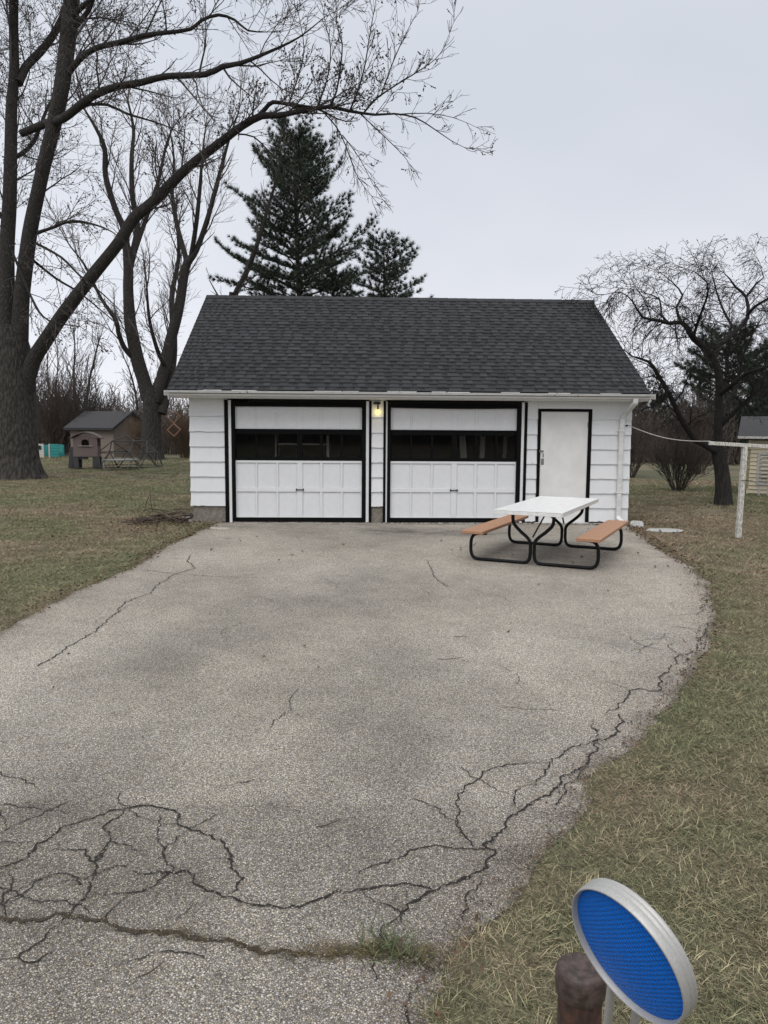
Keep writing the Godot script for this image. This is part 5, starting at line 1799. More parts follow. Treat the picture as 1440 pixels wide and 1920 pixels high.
func make_second_tree() -> void:
	var base := Vector3(-11.858, -0.001, -39.300)
	base.y = 0.0
	var t := thing("grey_maple_tree", "tall bare tree forking low into two main stems left of garage", "tree", base)
	trunk_flare(t, base, [Vector4(base.x, -0.15, base.z, 0.47)] + [Vector4(-11.86, 0.87, -39.30, 0.450), Vector4(-11.83, 2.21, -39.30, 0.440), Vector4(-11.81, 3.15, -39.30, 0.420), Vector4(-11.77, 3.69, -39.30, 0.300)], M.bark, 0.2, 0.05)
	var o := {"seg": 0.4, "wiggle": 0.12, "up": [0.3, 0.6, 0.4, 0.2], "levels": 3, "dens": [1.2, 3.4, 4.2, 3.0], "bare": 0.15, "ratio": 0.5, "lmin": 0.3, "a0": 22.0, "a1": 55.0, "rr": 0.52, "rmin": 0.0075, "cap": 0.04, "bud": 0.0, "bud_share": 0.0, "lift": 0.45}
	var crown := MB.new()
	for l in [
		[Vector4(-11.97, 3.02, -39.30, 0.360), Vector4(-12.14, 3.90, -39.30, 0.340), Vector4(-12.45, 5.05, -39.20, 0.330), Vector4(-12.63, 6.19, -39.10, 0.310), Vector4(-12.70, 7.01, -39.00, 0.290), Vector4(-12.74, 8.54, -39.00, 0.260), Vector4(-12.71, 9.44, -39.00, 0.240), Vector4(-12.78, 11.14, -38.80, 0.160), Vector4(-13.15, 12.22, -38.60, 0.140), Vector4(-13.47, 13.62, -38.40, 0.130), Vector4(-13.41, 14.82, -38.20, 0.110), Vector4(-13.69, 15.59, -38.00, 0.080), Vector4(-14.19, 16.43, -38.00, 0.050)],
		[Vector4(-12.72, 9.26, -39.00, 0.200), Vector4(-12.34, 11.30, -39.40, 0.150), Vector4(-12.60, 13.11, -39.60, 0.130), Vector4(-12.64, 14.95, -39.80, 0.110), Vector4(-12.58, 16.34, -40.00, 0.080), Vector4(-12.81, 17.65, -40.00, 0.050)],
		[Vector4(-12.44, 10.25, -39.20, 0.130), Vector4(-12.02, 11.78, -39.60, 0.110), Vector4(-11.46, 13.70, -40.00, 0.090), Vector4(-11.04, 15.75, -40.30, 0.060), Vector4(-10.70, 16.72, -40.50, 0.030)],
		[Vector4(-11.59, 2.97, -39.30, 0.330), Vector4(-11.45, 3.53, -39.30, 0.300), Vector4(-11.15, 4.71, -39.50, 0.280), Vector4(-10.94, 5.88, -39.70, 0.270), Vector4(-10.53, 7.33, -39.80, 0.250), Vector4(-10.24, 9.18, -40.00, 0.230), Vector4(-10.04, 9.92, -40.00, 0.210), Vector4(-9.57, 10.55, -40.00, 0.150), Vector4(-9.02, 12.14, -40.20, 0.130), Vector4(-8.58, 13.84, -40.40, 0.110), Vector4(-8.29, 14.93, -40.50, 0.090), Vector4(-7.94, 16.16, -40.60, 0.060), Vector4(-7.44, 17.49, -40.60, 0.030)],
		[Vector4(-11.34, 2.35, -39.30, 0.270), Vector4(-11.13, 3.30, -39.60, 0.220), Vector4(-10.94, 4.68, -40.00, 0.200), Vector4(-10.96, 6.09, -40.60, 0.180), Vector4(-11.24, 8.38, -41.40, 0.140), Vector4(-10.99, 10.69, -42.00, 0.100), Vector4(-11.18, 12.98, -42.40, 0.060)],
		[Vector4(-10.06, 10.00, -40.00, 0.140), Vector4(-10.62, 11.76, -40.50, 0.120), Vector4(-10.99, 13.53, -41.00, 0.090), Vector4(-10.97, 15.37, -41.40, 0.060), Vector4(-11.18, 16.98, -41.50, 0.030)],
		[Vector4(-9.84, 10.26, -40.00, 0.130), Vector4(-9.42, 11.78, -39.50, 0.110), Vector4(-9.13, 13.47, -39.20, 0.090), Vector4(-8.99, 14.43, -39.00, 0.060), Vector4(-8.78, 16.07, -39.00, 0.030)],
		[Vector4(-12.53, 5.00, -39.20, 0.150), Vector4(-12.94, 5.56, -38.80, 0.130), Vector4(-13.08, 6.26, -38.40, 0.120), Vector4(-13.12, 6.82, -38.20, 0.110), Vector4(-13.72, 7.80, -38.00, 0.080), Vector4(-14.28, 9.22, -37.60, 0.050), Vector4(-14.97, 10.17, -37.50, 0.025)],
		[Vector4(-11.07, 4.64, -39.50, 0.120), Vector4(-11.22, 5.34, -38.60, 0.100), Vector4(-11.42, 6.81, -38.00, 0.080), Vector4(-11.39, 8.25, -37.60, 0.050)],
	]:
		var s := limb_part("limb", l, t, M.bark, 9, 0.06)
		dress(crown, s, 0.62, 2.6, 2.0, 0.2, o)
	put("crown", crown, M.bark_twig, t).set_meta("kind", "stuff")


func make_apple_tree() -> void:
	var base := Vector3(7.674, -0.002, -17.300)
	base.y = 0.0
	var t := thing("crabapple_tree", "gnarled leafless crabapple with a crooked leaning trunk and weeping twigs", "tree", base)
	trunk_flare(t, base, [Vector4(base.x, -0.15, base.z, 0.17)] + [Vector4(7.64, 0.36, -17.30, 0.150), Vector4(7.58, 0.78, -17.30, 0.140), Vector4(7.50, 1.14, -17.30, 0.135), Vector4(7.47, 1.38, -17.30, 0.110)], M.bark_dark, 0.03, 0.07)
	var o := {"seg": 0.16, "wiggle": 0.2, "up": [0.1, -0.25, -0.7, -0.9], "levels": 3, "dens": [3.0, 8.5, 10.0, 5.0], "bare": 0.1, "ratio": 0.55, "lmin": 0.1, "a0": 30.0, "a1": 75.0, "rr": 0.58, "rmin": 0.0036, "bud": 0.03, "bud_share": 0.22, "lift": 0.0, "cap": 0.016}
	var crown := MB.new()
	for l in [
		[Vector4(7.50, 1.14, -17.30, 0.100), Vector4(7.30, 1.23, -17.20, 0.090), Vector4(7.05, 1.35, -17.10, 0.085), Vector4(6.78, 1.49, -17.00, 0.080), Vector4(6.35, 1.96, -16.70, 0.070), Vector4(6.04, 2.41, -16.50, 0.062), Vector4(5.70, 2.81, -16.30, 0.052), Vector4(5.48, 3.05, -16.20, 0.042), Vector4(5.10, 3.15, -16.10, 0.020), Vector4(4.77, 3.34, -16.00, 0.012), Vector4(4.45, 3.28, -16.00, 0.007)],
		[Vector4(7.50, 1.19, -17.30, 0.140), Vector4(7.47, 1.42, -17.30, 0.130), Vector4(7.45, 1.97, -17.30, 0.120), Vector4(7.48, 2.54, -17.40, 0.115), Vector4(7.43, 2.97, -17.40, 0.110), Vector4(7.25, 3.34, -17.40, 0.100), Vector4(6.71, 3.67, -17.10, 0.085), Vector4(6.56, 3.83, -17.00, 0.078), Vector4(6.40, 3.97, -17.00, 0.060), Vector4(6.08, 3.92, -16.80, 0.050), Vector4(5.79, 3.95, -16.60, 0.045), Vector4(5.34, 3.97, -16.30, 0.032), Vector4(5.07, 4.24, -16.10, 0.018), Vector4(4.79, 4.42, -16.00, 0.012), Vector4(4.43, 4.36, -15.90, 0.007)],
		[Vector4(7.31, 3.27, -17.40, 0.080), Vector4(7.55, 3.58, -17.60, 0.075), Vector4(7.96, 3.90, -17.80, 0.070), Vector4(8.30, 4.23, -18.00, 0.060), Vector4(8.33, 4.72, -18.20, 0.045), Vector4(8.13, 4.95, -18.30, 0.035), Vector4(7.97, 5.15, -18.30, 0.022), Vector4(7.84, 5.27, -18.30, 0.010)],
		[Vector4(6.40, 3.97, -17.00, 0.040), Vector4(6.36, 4.32, -17.20, 0.035), Vector4(6.56, 4.61, -17.40, 0.028), Vector4(6.37, 4.90, -17.50, 0.016), Vector4(6.10, 5.10, -17.50, 0.008)],
		[Vector4(8.30, 4.29, -18.00, 0.045), Vector4(8.31, 4.42, -17.70, 0.040), Vector4(8.44, 4.54, -17.40, 0.032), Vector4(8.60, 4.63, -17.20, 0.020), Vector4(8.82, 4.71, -17.00, 0.010)],
		[Vector4(6.08, 3.92, -16.80, 0.035), Vector4(6.11, 4.19, -17.40, 0.030), Vector4(6.19, 4.60, -17.80, 0.022), Vector4(5.87, 4.77, -18.00, 0.012), Vector4(5.54, 4.87, -18.00, 0.006)],
		[Vector4(7.48, 2.44, -17.40, 0.070), Vector4(7.52, 2.65, -16.80, 0.060), Vector4(7.56, 2.84, -16.30, 0.050), Vector4(7.70, 2.92, -15.90, 0.035), Vector4(7.91, 3.08, -15.60, 0.020), Vector4(8.10, 3.41, -15.50, 0.010)],
		[Vector4(7.43, 2.09, -17.30, 0.075), Vector4(7.99, 2.41, -17.90, 0.060), Vector4(8.35, 2.93, -18.40, 0.050), Vector4(8.64, 3.53, -18.80, 0.035), Vector4(9.05, 4.20, -19.10, 0.020), Vector4(9.34, 4.60, -19.20, 0.010)],
		[Vector4(7.50, 1.73, -17.30, 0.060), Vector4(7.81, 2.20, -17.00, 0.050), Vector4(8.10, 2.54, -16.80, 0.040), Vector4(8.50, 2.70, -16.60, 0.025), Vector4(9.01, 2.86, -16.50, 0.012)],
		[Vector4(6.72, 3.65, -17.10, 0.040), Vector4(6.54, 3.94, -16.40, 0.034), Vector4(6.52, 4.31, -16.00, 0.026), Vector4(6.44, 4.58, -15.80, 0.016), Vector4(6.11, 4.79, -15.70, 0.008)],
		[Vector4(7.96, 3.90, -17.80, 0.040), Vector4(7.96, 4.35, -18.40, 0.034), Vector4(7.91, 4.90, -18.80, 0.024), Vector4(7.84, 5.44, -19.00, 0.012)],
		[Vector4(6.16, 2.23, -16.60, 0.030), Vector4(6.24, 2.44, -16.30, 0.024), Vector4(6.26, 2.76, -16.10, 0.016), Vector4(6.32, 2.92, -16.00, 0.008)],
		[Vector4(8.33, 4.72, -18.20, 0.030), Vector4(8.66, 5.08, -18.40, 0.024), Vector4(8.85, 5.22, -18.50, 0.016), Vector4(8.79, 5.40, -18.50, 0.008)],
	]:
		for i in l.size():
			l[i].w *= 0.8
		var s := limb_part("limb", l, t, M.bark_dark, 8, 0.08)
		dress(crown, s, 0.15, 1.15, 0.8, 0.28, o)
	put("crown", crown, M.bark_dark, t).set_meta("kind", "stuff")


func shrub(called: String, label: String, group: String, at: Vector3, h: float, spread: float, stems: int, m: Material, levels := 2) -> Node3D:
	var root := thing(called, label, "shrub", at, 0.0, group)
	var mb := MB.new()
	var o := {"seg": h * 0.16, "wiggle": 0.1, "up": [0.35, 0.35, 0.2], "levels": levels, "dens": [7.0 / h, 8.0 / h, 6.0 / h], "bare": 0.2, "ratio": 0.5, "lmin": 0.08, "a0": 14.0, "a1": 42.0, "rr": 0.6, "rmin": 0.004 + h * 0.001, "bud": 0.0, "bud_share": 0.0}
	for k in stems:
		var a := rng.randf() * TAU
		var lean := spread * sqrt(rng.randf())
		var d := Vector3(cos(a) * lean, 1.0, sin(a) * lean).normalized()
		grow(mb, Vector3(cos(a), 0, sin(a)) * 0.1 * h * rng.randf() - Vector3.UP * 0.05, d, h * rng.randf_range(0.75, 1.1), 0.005 + h * 0.005, 0, o)
	put("stems", mb, m, root).set_meta("kind", "stuff")
	return root


func make_woods() -> void:
	# far thicket all round the lawn: one mass that nobody could count
	var o := {"seg": 0.7, "wiggle": 0.12, "up": [0.3, 0.35, 0.25], "levels": 2, "dens": [1.4, 1.6, 1.5], "bare": 0.12, "ratio": 0.5, "lmin": 0.3, "a0": 18.0, "a1": 50.0, "rr": 0.6, "rmin": 0.014, "bud": 0.0, "bud_share": 0.0}
	var kinds := []
	for v in 3:
		var mb := MB.new()
		for k in 15:
			var a := rng.randf() * TAU
			var p := Vector3(cos(a), 0, sin(a)) * 1.6 * sqrt(rng.randf())
			grow(mb, p, Vector3(rng.randfn() * 0.25, 1, rng.randfn() * 0.25).normalized(), rng.randf_range(2.0, 4.6), rng.randf_range(0.025, 0.05), 0, o)
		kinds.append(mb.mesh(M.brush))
	var where := [[], [], []]
	var tints := [[], [], []]
	for k in 1500:
		var a := rng.randf() * TAU
		var r := rng.randf_range(50.0, 82.0)
		var v := rng.randi() % 3
		var s := rng.randf_range(0.8, 1.35)
		if rng.randf() < 0.4: s *= 0.6
		where[v].append(Transform3D(Basis(Vector3.UP, rng.randf() * TAU).scaled(Vector3(s, s * rng.randf_range(0.8, 1.15), s)), Vector3(cos(a) * r, -0.1, sin(a) * r)))
		var t := rng.randf_range(0.6, 1.25)
		tints[v].append(Color(t * rng.randf_range(0.97, 1.06), t, t * rng.randf_range(0.94, 1.02)))
	for k in 330:
		# nearer brush that closes the lawn on both sides of the garage
		var v := rng.randi() % 3
		var s := rng.randf_range(0.35, 0.75)
		var x := rng.randf_range(9.0, 48.0) if k < 200 else rng.randf_range(-46.0, -6.0)
		var z := rng.randf_range(-50.0, -36.0 - 0.1 * x) if k < 200 else rng.randf_range(-54.0, -48.0)
		where[v].append(Transform3D(Basis(Vector3.UP, rng.randf() * TAU).scaled(Vector3(s * 1.2, s, s * 1.2)), Vector3(x, -0.1, z)))
		var t := rng.randf_range(0.55, 1.1)
		tints[v].append(Color(t * rng.randf_range(0.95, 1.2), t, t * 0.95))
	for v in 3:
		tag(many("far_thicket", kinds[v], where[v], tints[v]), "far brown thicket of bare brush closing the yard", "thicket", "", "stuff")
	# bare trees that stand out of it
	var oo := {"seg": 0.7, "wiggle": 0.13, "up": [0.3, 0.4, 0.3, 0.2], "levels": 3, "dens": [0.9, 1.3, 1.6, 1.6], "bare": 0.15, "ratio": 0.52, "lmin": 0.4, "a0": 22.0, "a1": 58.0, "rr": 0.62, "rmin": 0.014, "bud": 0.0, "bud_share": 0.0, "lift": 0.5, "lean": 0.08, "thick": 0.016, "stem": 0.8, "every": 0.06, "l0": 0.42, "l1": 0.2, "from": 0.25}
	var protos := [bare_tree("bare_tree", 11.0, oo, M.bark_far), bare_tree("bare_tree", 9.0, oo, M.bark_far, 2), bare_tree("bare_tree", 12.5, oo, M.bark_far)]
	var spots := [
		[-31.0, -64.0, 0, 1.0, "bare grey tree in the thicket directly left of the tan shed"], [-25.5, -60.0, 1, 1.05, "twin stemmed bare tree rising behind the tan shed's left end"], [-22.5, -58.0, 2, 0.8, "slim bare tree rising behind the tan shed's roof"], [-36.0, -62.0, 1, 0.9, "low bushy bare tree just right of the huge maple's trunk"],
		[-19.0, -61.0, 0, 0.8, ""], [-41.0, -66.0, 2, 0.9, ""], [-14.0, -66.0, 1, 1.0, ""], [-8.0, -68.0, 2, 0.8, ""], [30.0, -52.0, 0, 0.75, ""], [24.0, -58.0, 1, 0.85, ""], [21.0, -48.0, 2, 0.55, ""], [36.0, -56.0, 2, 0.8, ""], [16.0, -62.0, 0, 0.7, ""], [-48.0, -60.0, 0, 1.1, ""], [44.0, -52.0, 1, 1.0, ""], [-28.0, -70.0, 2, 0.95, ""], [-34.0, -57.0, 1, 0.8, ""], [-38.5, -58.0, 0, 0.75, ""], [-28.5, -56.0, 0, 0.7, ""], [-21.0, -55.0, 1, 0.75, ""], [-17.0, -54.0, 0, 0.6, ""], [26.0, -47.0, 0, 0.6, ""], [32.0, -46.0, 1, 0.7, ""],
	]
	var first := [true, true, true]
	for s in spots:
		var k: int = s[2]
		var right: bool = s[0] > 0.0
		var grp: String = "" if s[4] else ("bare trees in the far thicket right of the garage" if right else "bare trees in the far thicket left of the garage")
		var label: String = s[4] if s[4] else ("bare grey tree in the far thicket right of the garage" if right else "bare grey tree in the far thicket left of the garage")
		var tr: Node3D
		if first[k]:
			tr = protos[k]
			first[k] = false
			tag(tr, label, "tree", grp)
		else:
			tr = copy(protos[k], label, grp)
			tr.set_meta("category", "tree")
			if not s[4]: tr.set_meta("group", grp)
			elif tr.has_meta("group"): tr.remove_meta("group")
		tr.position = Vector3(s[0], 0, s[1])
		tr.rotation.y = rng.randf() * TAU
		tr.scale = Vector3.ONE * s[3]
	# the slim bare tree leaning behind the garage
	var lb := Vector3(-6.060, 5.934, -30.000)
	lb.y = 0.0
	var lt := thing("leaning_tree", "slim bare tree leaning right behind the garage roof's left end", "tree", lb)
	var lo := {"seg": 0.3, "wiggle": 0.12, "up": [0.2, 0.3, 0.3], "levels": 3, "dens": [1.2, 1.8, 2.4], "bare": 0.2, "ratio": 0.5, "lmin": 0.2, "a0": 22.0, "a1": 55.0, "rr": 0.6, "rmin": 0.007, "bud": 0.0, "bud_share": 0.0, "lift": 0.3}
	var ls := limb_part("trunk", [Vector4(lb.x, -0.2, lb.z, 0.13)] + [Vector4(-5.91, 6.13, -30.00, 0.115), Vector4(-5.74, 6.69, -30.00, 0.110), Vector4(-5.31, 7.47, -30.00, 0.100), Vector4(-4.85, 8.61, -30.00, 0.085), Vector4(-4.56, 9.53, -30.00, 0.070), Vector4(-4.17, 10.78, -30.00, 0.045), Vector4(-3.92, 11.80, -30.00, 0.020)], lt, M.bark, 8, 0.06)
	var lc := MB.new()
	dress(lc, ls, 0.6, 1.8, 1.0, 0.5, lo)
	put("crown", lc, M.bark_twig, lt).set_meta("kind", "stuff")
	# shrubs one can tell apart
	shrub("vase_shrub", "dark vase shaped shrub of many upright stems before the crabapple's trunk", "", Vector3(8.2, 0, -21.4), 1.55, 0.75, 46, M.stem_dark)
	shrub("red_stemmed_shrub", "reddish brown bare shrub right of the garage's corner", "", Vector3(8.9, 0, -28.0), 2.3, 0.5, 46, M.stem_red)
	shrub("red_stemmed_shrub", "taller red brown shrub behind the vase shaped one", "", Vector3(12.2, 0, -30.0), 2.6, 0.5, 46, M.stem_red)
	shrub("brown_shrub", "tan brown shrub against the tan shed's gable wall", "", Vector3(-12.6, 0, -40.0), 1.9, 0.5, 40, M.stem_tan)
	shrub("brown_shrub", "orange brown shrub between the forked tree and the garage corner", "", Vector3(-11.0, 0, -42.5), 2.3, 0.45, 46, M.stem_tan)
	shrub("brown_shrub", "dull brown shrub touching the garage's left edge", "", Vector3(-9.8, 0, -44.5), 2.4, 0.5, 46, M.stem_tan)
	shrub("brown_shrub", "rust brown bush filling the gap beside the huge maple's trunk", "", Vector3(-19.2, 0, -45.0), 4.3, 0.45, 60, M.stem_red)
	shrub("brown_shrub", "tall brown bush just left of the tan shed", "", Vector3(-17.0, 0, -44.5), 3.4, 0.4, 46, M.stem_dark)
	# conifers
	var round_top := func(t: float) -> float: return minf(1.0, 1.2 * pow(1.0 - t, 0.42) + 0.10) * (0.72 + 0.28 * smoothstep(0.0, 0.45, t))
	var cone := func(t: float) -> float: return minf(1.0, 1.15 * pow(1.0 - t, 0.8) + 0.08)
	var pine := {"shape": round_top, "n0": 5, "n1": 7, "low": -0.02, "high": 0.95, "curl": 0.11, "inner": 0.2, "gap": 0.06, "pitch": 0.14, "whorl": 0.40, "size": 0.9}
	conifer("pine_tree", "tallest dark green pine rising behind the garage roof", Vector3(-3.673, -0.017, -33.000), 13.4, 3.4, 3.4, pine)
	var small := pine.duplicate()
	small.shape = round_top
	small.high = 0.6
	small.whorl = 0.36
	small.gap = 0.1
	conifer("pine_tree", "short pine close against the tallest pine's right side", Vector3(-2.198, 0.041, -35.000), 8.6, 2.5, 1.55, small)
	conifer("pine_tree", "separate rounded pine right of the other two above the ridge", Vector3(0.034, 0.012, -36.000), 10.2, 2.5, 2.2, small)
	var dark := small.duplicate()
	dark.low = 0.1
	dark.gap = 0.05
	dark.size = 1.25
	dark.pitch = 0.25
	dark.whorl = 0.5
	conifer("pine_tree", "dark evergreen standing directly behind the crabapple's trunk", Vector3(17.6, 0, -40.0), 6.4, 0.5, 3.0, dark)
	conifer("pine_tree", "broad dark evergreen behind the cream shed", Vector3(21.5, 0, -42.0), 5.6, 0.4, 3.4, dark)
	conifer("pine_tree", "low dark evergreen between the crabapple and red brown shrubs", Vector3(14.2, 0, -43.0), 3.9, 0.3, 2.3, dark)
	conifer("pine_tree", "dark evergreen at the far right edge beyond the shed", Vector3(25.5, 0, -44.0), 6.5, 0.4, 3.0, dark)


func make_materials() -> void:
	var bump := noise_tex(0.02, 3, grey(0.0), grey(1.0), 512, 6)
	var grain := noise_tex(0.05, 4, grey(0.82), grey(1.0), 512, 5)
	var st := stones(1024, 200, 4)
	var as_ := mat(Color.WHITE, 0.93)
	as_.albedo_texture = st[0]
	as_.uv1_scale = Vector3(0.95, 0.95, 0.95)
	as_.heightmap_enabled = true
	as_.heightmap_texture = st[1]
	as_.heightmap_scale = 0.25
	as_.metallic_specular = 0.25
	M.asphalt = as_
	M.gravel = mat(lin(0.26, 0.24, 0.215), 0.95)
	M.crack = mat(lin(0.018, 0.015, 0.013), 1.0)
	M.moss = textured(lin(0.075, 0.056, 0.038), 1.0, noise_tex(0.08, 21, grey(0.45), grey(1.0), 256), Vector3(6, 6, 6), bump, 0.5)
	M.concrete = textured(lin(0.30, 0.275, 0.245), 0.9, noise_tex(0.012, 22, grey(0.62), grey(1.0), 512, 6), Vector3(0.8, 0.8, 0.8), bump, 0.25)
	M.concrete_block = textured(lin(0.25, 0.225, 0.19), 0.95, noise_tex(0.02, 23, grey(0.72), grey(1.0), 512, 6), Vector3(1.2, 1.2, 1.2), bump, 0.4)
	M.lawn = textured(Color.WHITE, 1.0, noise_tex(0.06, 24, grey(0.55), grey(1.0), 512, 6), Vector3(1.1, 1.1, 1.1), bump, 1.2)
	M.blade = mat(Color.WHITE, 0.75)
	M.blade.backlight_enabled = true
	M.blade.backlight = Color(0.25, 0.25, 0.25)
	M.leaf = mat(lin(0.105, 0.068, 0.042), 0.95)
	var brush := noise_tex(0.015, 25, grey(0.965), grey(1.0), 512, 6)
	M.siding = []
	for k in 3:
		var m := textured(lin(0.79 - 0.015 * k, 0.80 - 0.014 * k, 0.81 - 0.012 * k), 0.6, brush, Vector3(1.5, 0.5, 1.5), noise_tex(0.05, 26 + k, grey(0.2), grey(0.4), 512, 4), 0.03)
		M.siding.append(m)
	M.white_wood = textured(lin(0.76, 0.77, 0.77), 0.6, brush, Vector3(1.3, 1.3, 1.3), bump, 0.02)
	M.door_white = textured(lin(0.77, 0.78, 0.795), 0.5, brush, Vector3(0.8, 0.8, 0.8))
	M.door_worn = textured(lin(0.80, 0.795, 0.775), 0.5, noise_tex(0.006, 29, grey(0.93), grey(1.0), 512, 5), Vector3(1, 0.7, 1))
	M.peeled = textured(lin(0.62, 0.60, 0.57), 0.8, noise_tex(0.05, 30, grey(0.5), grey(1.0), 256), Vector3(6, 6, 6), bump, 0.2)
	M.gutter = textured(lin(0.74, 0.74, 0.73), 0.45, noise_tex(0.01, 31, grey(0.86), grey(1.0), 512, 5), Vector3(0.9, 2.5, 2.5))
	M.black = mat(lin(0.006, 0.006, 0.0065), 0.7)
	M.black.metallic_specular = 0.2
	M.iron = mat(lin(0.012, 0.012, 0.013), 0.5)
	M.steel = mat(lin(0.25, 0.25, 0.25), 0.5, 0.6)
	M.pane = mat(Color(0.02, 0.022, 0.028, 0.25), 0.04)
	M.pane.metallic_specular = 0.35
	M.pane.transparency = BaseMaterial3D.TRANSPARENCY_ALPHA
	M.pane.vertex_color_use_as_albedo = false
	M.roof_deck = mat(lin(0.02, 0.02, 0.02), 0.9)
	M.shingle = []
	for k in 3:
		M.shingle.append(textured(lin([0.042, 0.048, 0.037][k], [0.0448, 0.0508, 0.0398][k], [0.0505, 0.0565, 0.0455][k]), 0.9, noise_tex(0.16, 33 + k, grey(0.62), grey(1.0), 256, 4), Vector3(5, 5, 5), noise_tex(0.2, 36, grey(0), grey(1), 256, 3), 0.15))
	M.litter = mat(lin(0.05, 0.04, 0.03), 1.0)
	M.bulb = mat(lin(1.0, 0.9, 0.55), 0.4)
	M.bulb.emission_enabled = true
	M.bulb.emission = Color(1.0, 0.9, 0.55)
	M.bulb.emission_energy_multiplier = 1.0
	M.reflection_pale = textured(lin(0.42, 0.40, 0.36), 0.8, grain, Vector3(2, 2, 2))
	var bark_tex := noise_tex(0.02, 40, grey(0.4), grey(1.0), 512, 6)
	var bark_bump := noise_tex(0.02, 41, grey(0.0), grey(1.0), 512, 6)
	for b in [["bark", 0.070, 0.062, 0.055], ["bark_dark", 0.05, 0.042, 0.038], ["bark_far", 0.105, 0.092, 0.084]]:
		var m := mat(lin(b[1], b[2], b[3]), 1.0)
		m.albedo_texture = bark_tex
		m.uv1_scale = Vector3(4.0, 0.6, 1)
		m.heightmap_enabled = true
		m.heightmap_texture = bark_bump
		m.heightmap_scale = 3.0
		M[b[0]] = m
	M.bark_twig = mat(lin(0.075, 0.064, 0.060), 0.95)
	M.bark_small = mat(lin(0.10, 0.075, 0.055), 0.95)
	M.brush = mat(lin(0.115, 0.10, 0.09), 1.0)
	M.stem_dark = mat(lin(0.055, 0.045, 0.038), 1.0)
	M.stem_red = mat(lin(0.08, 0.06, 0.052), 1.0)
	M.stem_tan = mat(lin(0.14, 0.095, 0.065), 1.0)
	M.twig = mat(lin(0.07, 0.052, 0.042), 0.95)
	M.pine_bark = mat(lin(0.07, 0.058, 0.048), 1.0)
	M.needle = mat(lin(0.046, 0.062, 0.046), 0.7)
	M.table_white = textured(lin(0.82, 0.82, 0.81), 0.35, noise_tex(0.02, 45, grey(0.88), grey(1.0), 512, 6), Vector3(1, 1, 1))
	M.bench = textured(Color.WHITE, 0.55, noise_tex(0.03, 46, lin(0.30, 0.145, 0.075), lin(0.47, 0.27, 0.165), 512, 5), Vector3(6, 6, 0.7))
	M.tube_black = mat(lin(0.008, 0.008, 0.009), 0.45)
	M.tube_black.metallic_specular = 0.3
	M.rust = textured(Color.WHITE, 0.75, noise_tex(0.02, 47, lin(0.035, 0.020, 0.014), lin(0.09, 0.042, 0.027), 256, 5), Vector3(30, 12, 30), bump, 0.03)
	M.rust_cap = textured(Color.WHITE, 0.55, noise_tex(0.02, 48, lin(0.035, 0.024, 0.02), lin(0.09, 0.06, 0.052), 256, 5), Vector3(24, 24, 24), bump, 0.02)
	M.alu = textured(lin(0.47, 0.465, 0.45), 0.5, noise_tex(0.04, 49, grey(0.85), grey(1.0), 256), Vector3(60, 60, 60))
	M.alu.metallic = 0.35
	# moulded ribs of the lens: fine cross hatched prisms
	var rib := Image.create(1024, 1024, false, Image.FORMAT_L8)
	for y in 1024:
		for x in 1024:
			var a := (x * 0.82 + y * 0.57) / 1024.0 * 34.0
			var b := (x * 0.57 - y * 0.82) / 1024.0 * 30.0
			var g := 0.5 + 0.29 * sin(a * TAU) + 0.16 * sin(b * TAU)
			rib.set_pixel(x, y, Color(g, g, g))
	M.lens = mat(lin(0.0, 0.14, 0.62), 0.32)
	M.lens.metallic_specular = 0.2
	M.lens.heightmap_enabled = true
	M.lens.heightmap_texture = ImageTexture.create_from_image(rib)
	M.lens.heightmap_scale = 0.1
	M.lens.clearcoat_enabled = true
	M.lens.clearcoat = 0.1
	M.lens.clearcoat_roughness = 0.1
	M.worn_white = textured(Color.WHITE, 0.75, noise_tex(0.03, 50, lin(0.36, 0.34, 0.30), lin(0.74, 0.73, 0.69), 512, 6), Vector3(2.5, 0.8, 2.5))
	M.olive_wood = textured(Color.WHITE, 0.9, noise_tex(0.03, 51, lin(0.13, 0.115, 0.06), lin(0.32, 0.30, 0.20), 512, 6), Vector3(4, 1, 4))
	M.grey_wood = textured(lin(0.42, 0.41, 0.42), 0.9, grain, Vector3(4, 1, 4))
	M.line = mat(lin(0.5, 0.48, 0.45), 0.7)
	M.cream = textured(lin(0.66, 0.58, 0.43), 0.65, brush, Vector3(1, 1, 1))
	M.old_roof = textured(lin(0.06, 0.06, 0.064), 0.95, noise_tex(0.03, 52, grey(0.65), grey(1.0), 512, 5), Vector3(1, 1, 1), bump, 0.4)
	M.tan = textured(lin(0.24, 0.195, 0.165), 0.9, grain, Vector3(1, 1, 1))
	M.tan_dark = mat(lin(0.17, 0.14, 0.12), 0.9)
	M.dark_trim = mat(lin(0.03, 0.03, 0.032), 0.8)
	M.mauve = mat(lin(0.16, 0.12, 0.112), 0.7)
	M.mauve_pale = mat(lin(0.34, 0.28, 0.255), 0.6)
	M.mauve_roof = mat(lin(0.10, 0.07, 0.066), 0.6)
	M.charcoal_plastic = mat(lin(0.055, 0.052, 0.055), 0.6)
	M.dome_tube = mat(lin(0.04, 0.036, 0.034), 0.6)
	M.silver = mat(lin(0.2, 0.2, 0.2), 0.6)
	M.teal = mat(lin(0.03, 0.26, 0.25), 0.5)
	M.copper = mat(lin(0.27, 0.15, 0.11), 0.5, 0.5)
	M.stone_pale = textured(lin(0.50, 0.46, 0.40), 0.9, noise_tex(0.04, 53, grey(0.6), grey(1.0), 256), Vector3(3, 3, 3), bump, 0.3)
	M.stone_grey = textured(lin(0.32, 0.29, 0.25), 0.9, noise_tex(0.04, 54, grey(0.6), grey(1.0), 256), Vector3(3, 3, 3), bump, 0.3)
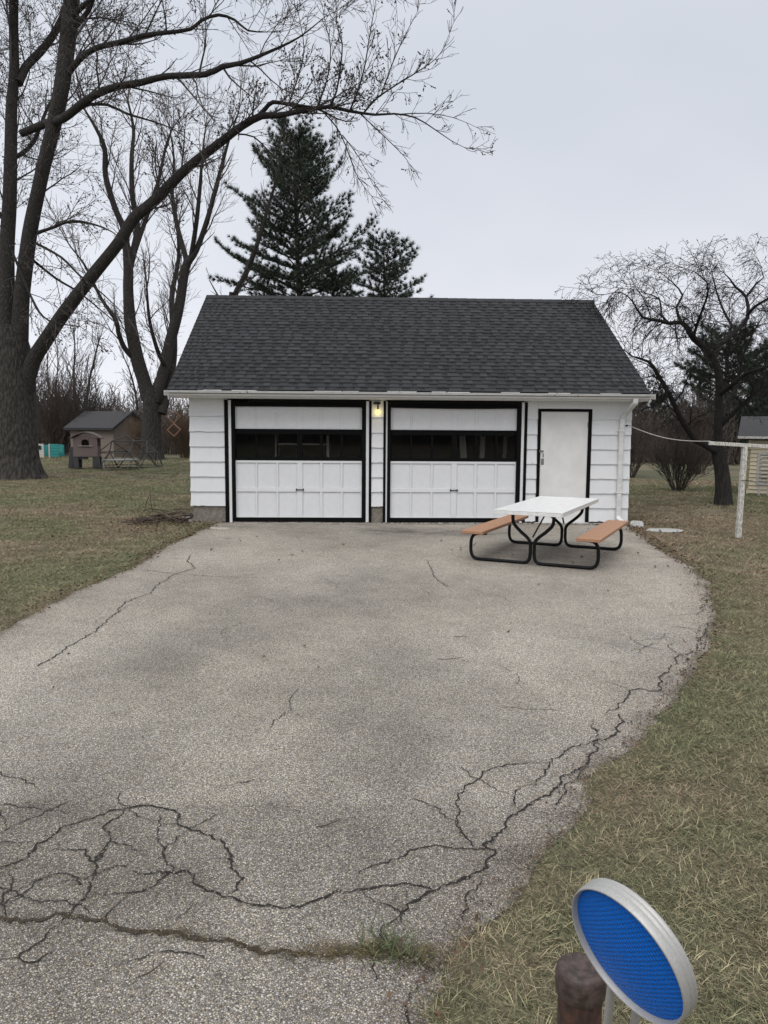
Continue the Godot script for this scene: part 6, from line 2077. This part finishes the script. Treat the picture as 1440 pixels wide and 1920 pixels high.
	M.stone_white = textured(lin(0.6, 0.6, 0.58), 0.9, noise_tex(0.05, 55, grey(0.5), grey(1.0), 256), Vector3(4, 4, 4), bump, 0.5)
	var r := RandomNumberGenerator.new()
	r.seed = 5
	M.tuft = needle_tuft(r, 34, 0.22, 0.018, M.needle)


func sky_picture() -> ImageTexture:
	# an even winter overcast: a soft grey blue deck, paler low down, faintly mottled by cloud
	var w := 512
	var h := 256
	var im := Image.create(w, h, false, Image.FORMAT_RGBAF)
	var n := noise(0.9, 61, 4)
	var n2 := noise(2.4, 62, 4)
	for y in h:
		var el := (0.5 - (y + 0.5) / h) * PI
		for x in w:
			var az := TAU * (x + 0.5) / w
			var d := Vector3(cos(el) * sin(az), sin(el), -cos(el) * cos(az))
			var q := d / maxf(0.25 + d.y, 0.25)
			var c := 0.055 * n.get_noise_3dv(q * 0.9) + 0.03 * n2.get_noise_3dv(q * 1.1)
			var up := clampf(d.y, 0.0, 1.0)
			var col := SKY_LOW.lerp(SKY_MID, smoothstep(0.0, 0.42, up)).lerp(SKY_TOP, smoothstep(0.4, 1.0, up))
			col = col * (1.0 + c + 0.22 * clampf(-d.x - 0.05, 0.0, 0.7) - 0.05 * clampf(d.x, 0.0, 0.6))
			im.set_pixel(x, y, Color(col.r * (1.0 + c * 0.3), col.g, col.b * (1.0 - c * 0.3)))
	return ImageTexture.create_from_image(im)


func _ready() -> void:
	rng.seed = 20240
	var cam := Camera3D.new()
	cam.name = "camera"
	cam.position = Vector3(0, 1.62, 0)
	cam.rotation_degrees = Vector3(-6.13, 0, 0.4)
	cam.fov = 67.32
	cam.near = 0.05
	cam.far = 1500.0
	add_child(cam, true)
	cam.current = true
	var sky_mat := PanoramaSkyMaterial.new()
	sky_mat.panorama = sky_picture()
	var sky := Sky.new()
	sky.sky_material = sky_mat
	var env := Environment.new()
	env.background_mode = Environment.BG_SKY
	env.sky = sky
	env.tonemap_mode = Environment.TONE_MAPPER_LINEAR
	env.tonemap_exposure = EXPOSURE
	env.sdfgi_enabled = true
	env.ssao_enabled = true
	env.ssil_enabled = true
	var we := WorldEnvironment.new()
	we.name = "environment"
	we.environment = env
	add_child(we, true)
	var sun := DirectionalLight3D.new()
	sun.name = "sun"
	sun.light_energy = SUN_ENERGY
	sun.light_angular_distance = 50.0
	sun.light_color = Color(1.0, 0.985, 0.96)
	sun.rotation_degrees = Vector3(-58, -14, 0)
	sun.shadow_enabled = true
	add_child(sun, true)

	make_materials()
	make_lawn()
	make_drive()
	make_garage()
	make_woods()
	make_second_tree()
	make_big_tree()
	make_apple_tree()
	make_shed_right()
	make_far_left()
	make_table()
	make_clothesline()
	make_small_things()
	make_reflector()
	make_grass()
	make_litter()
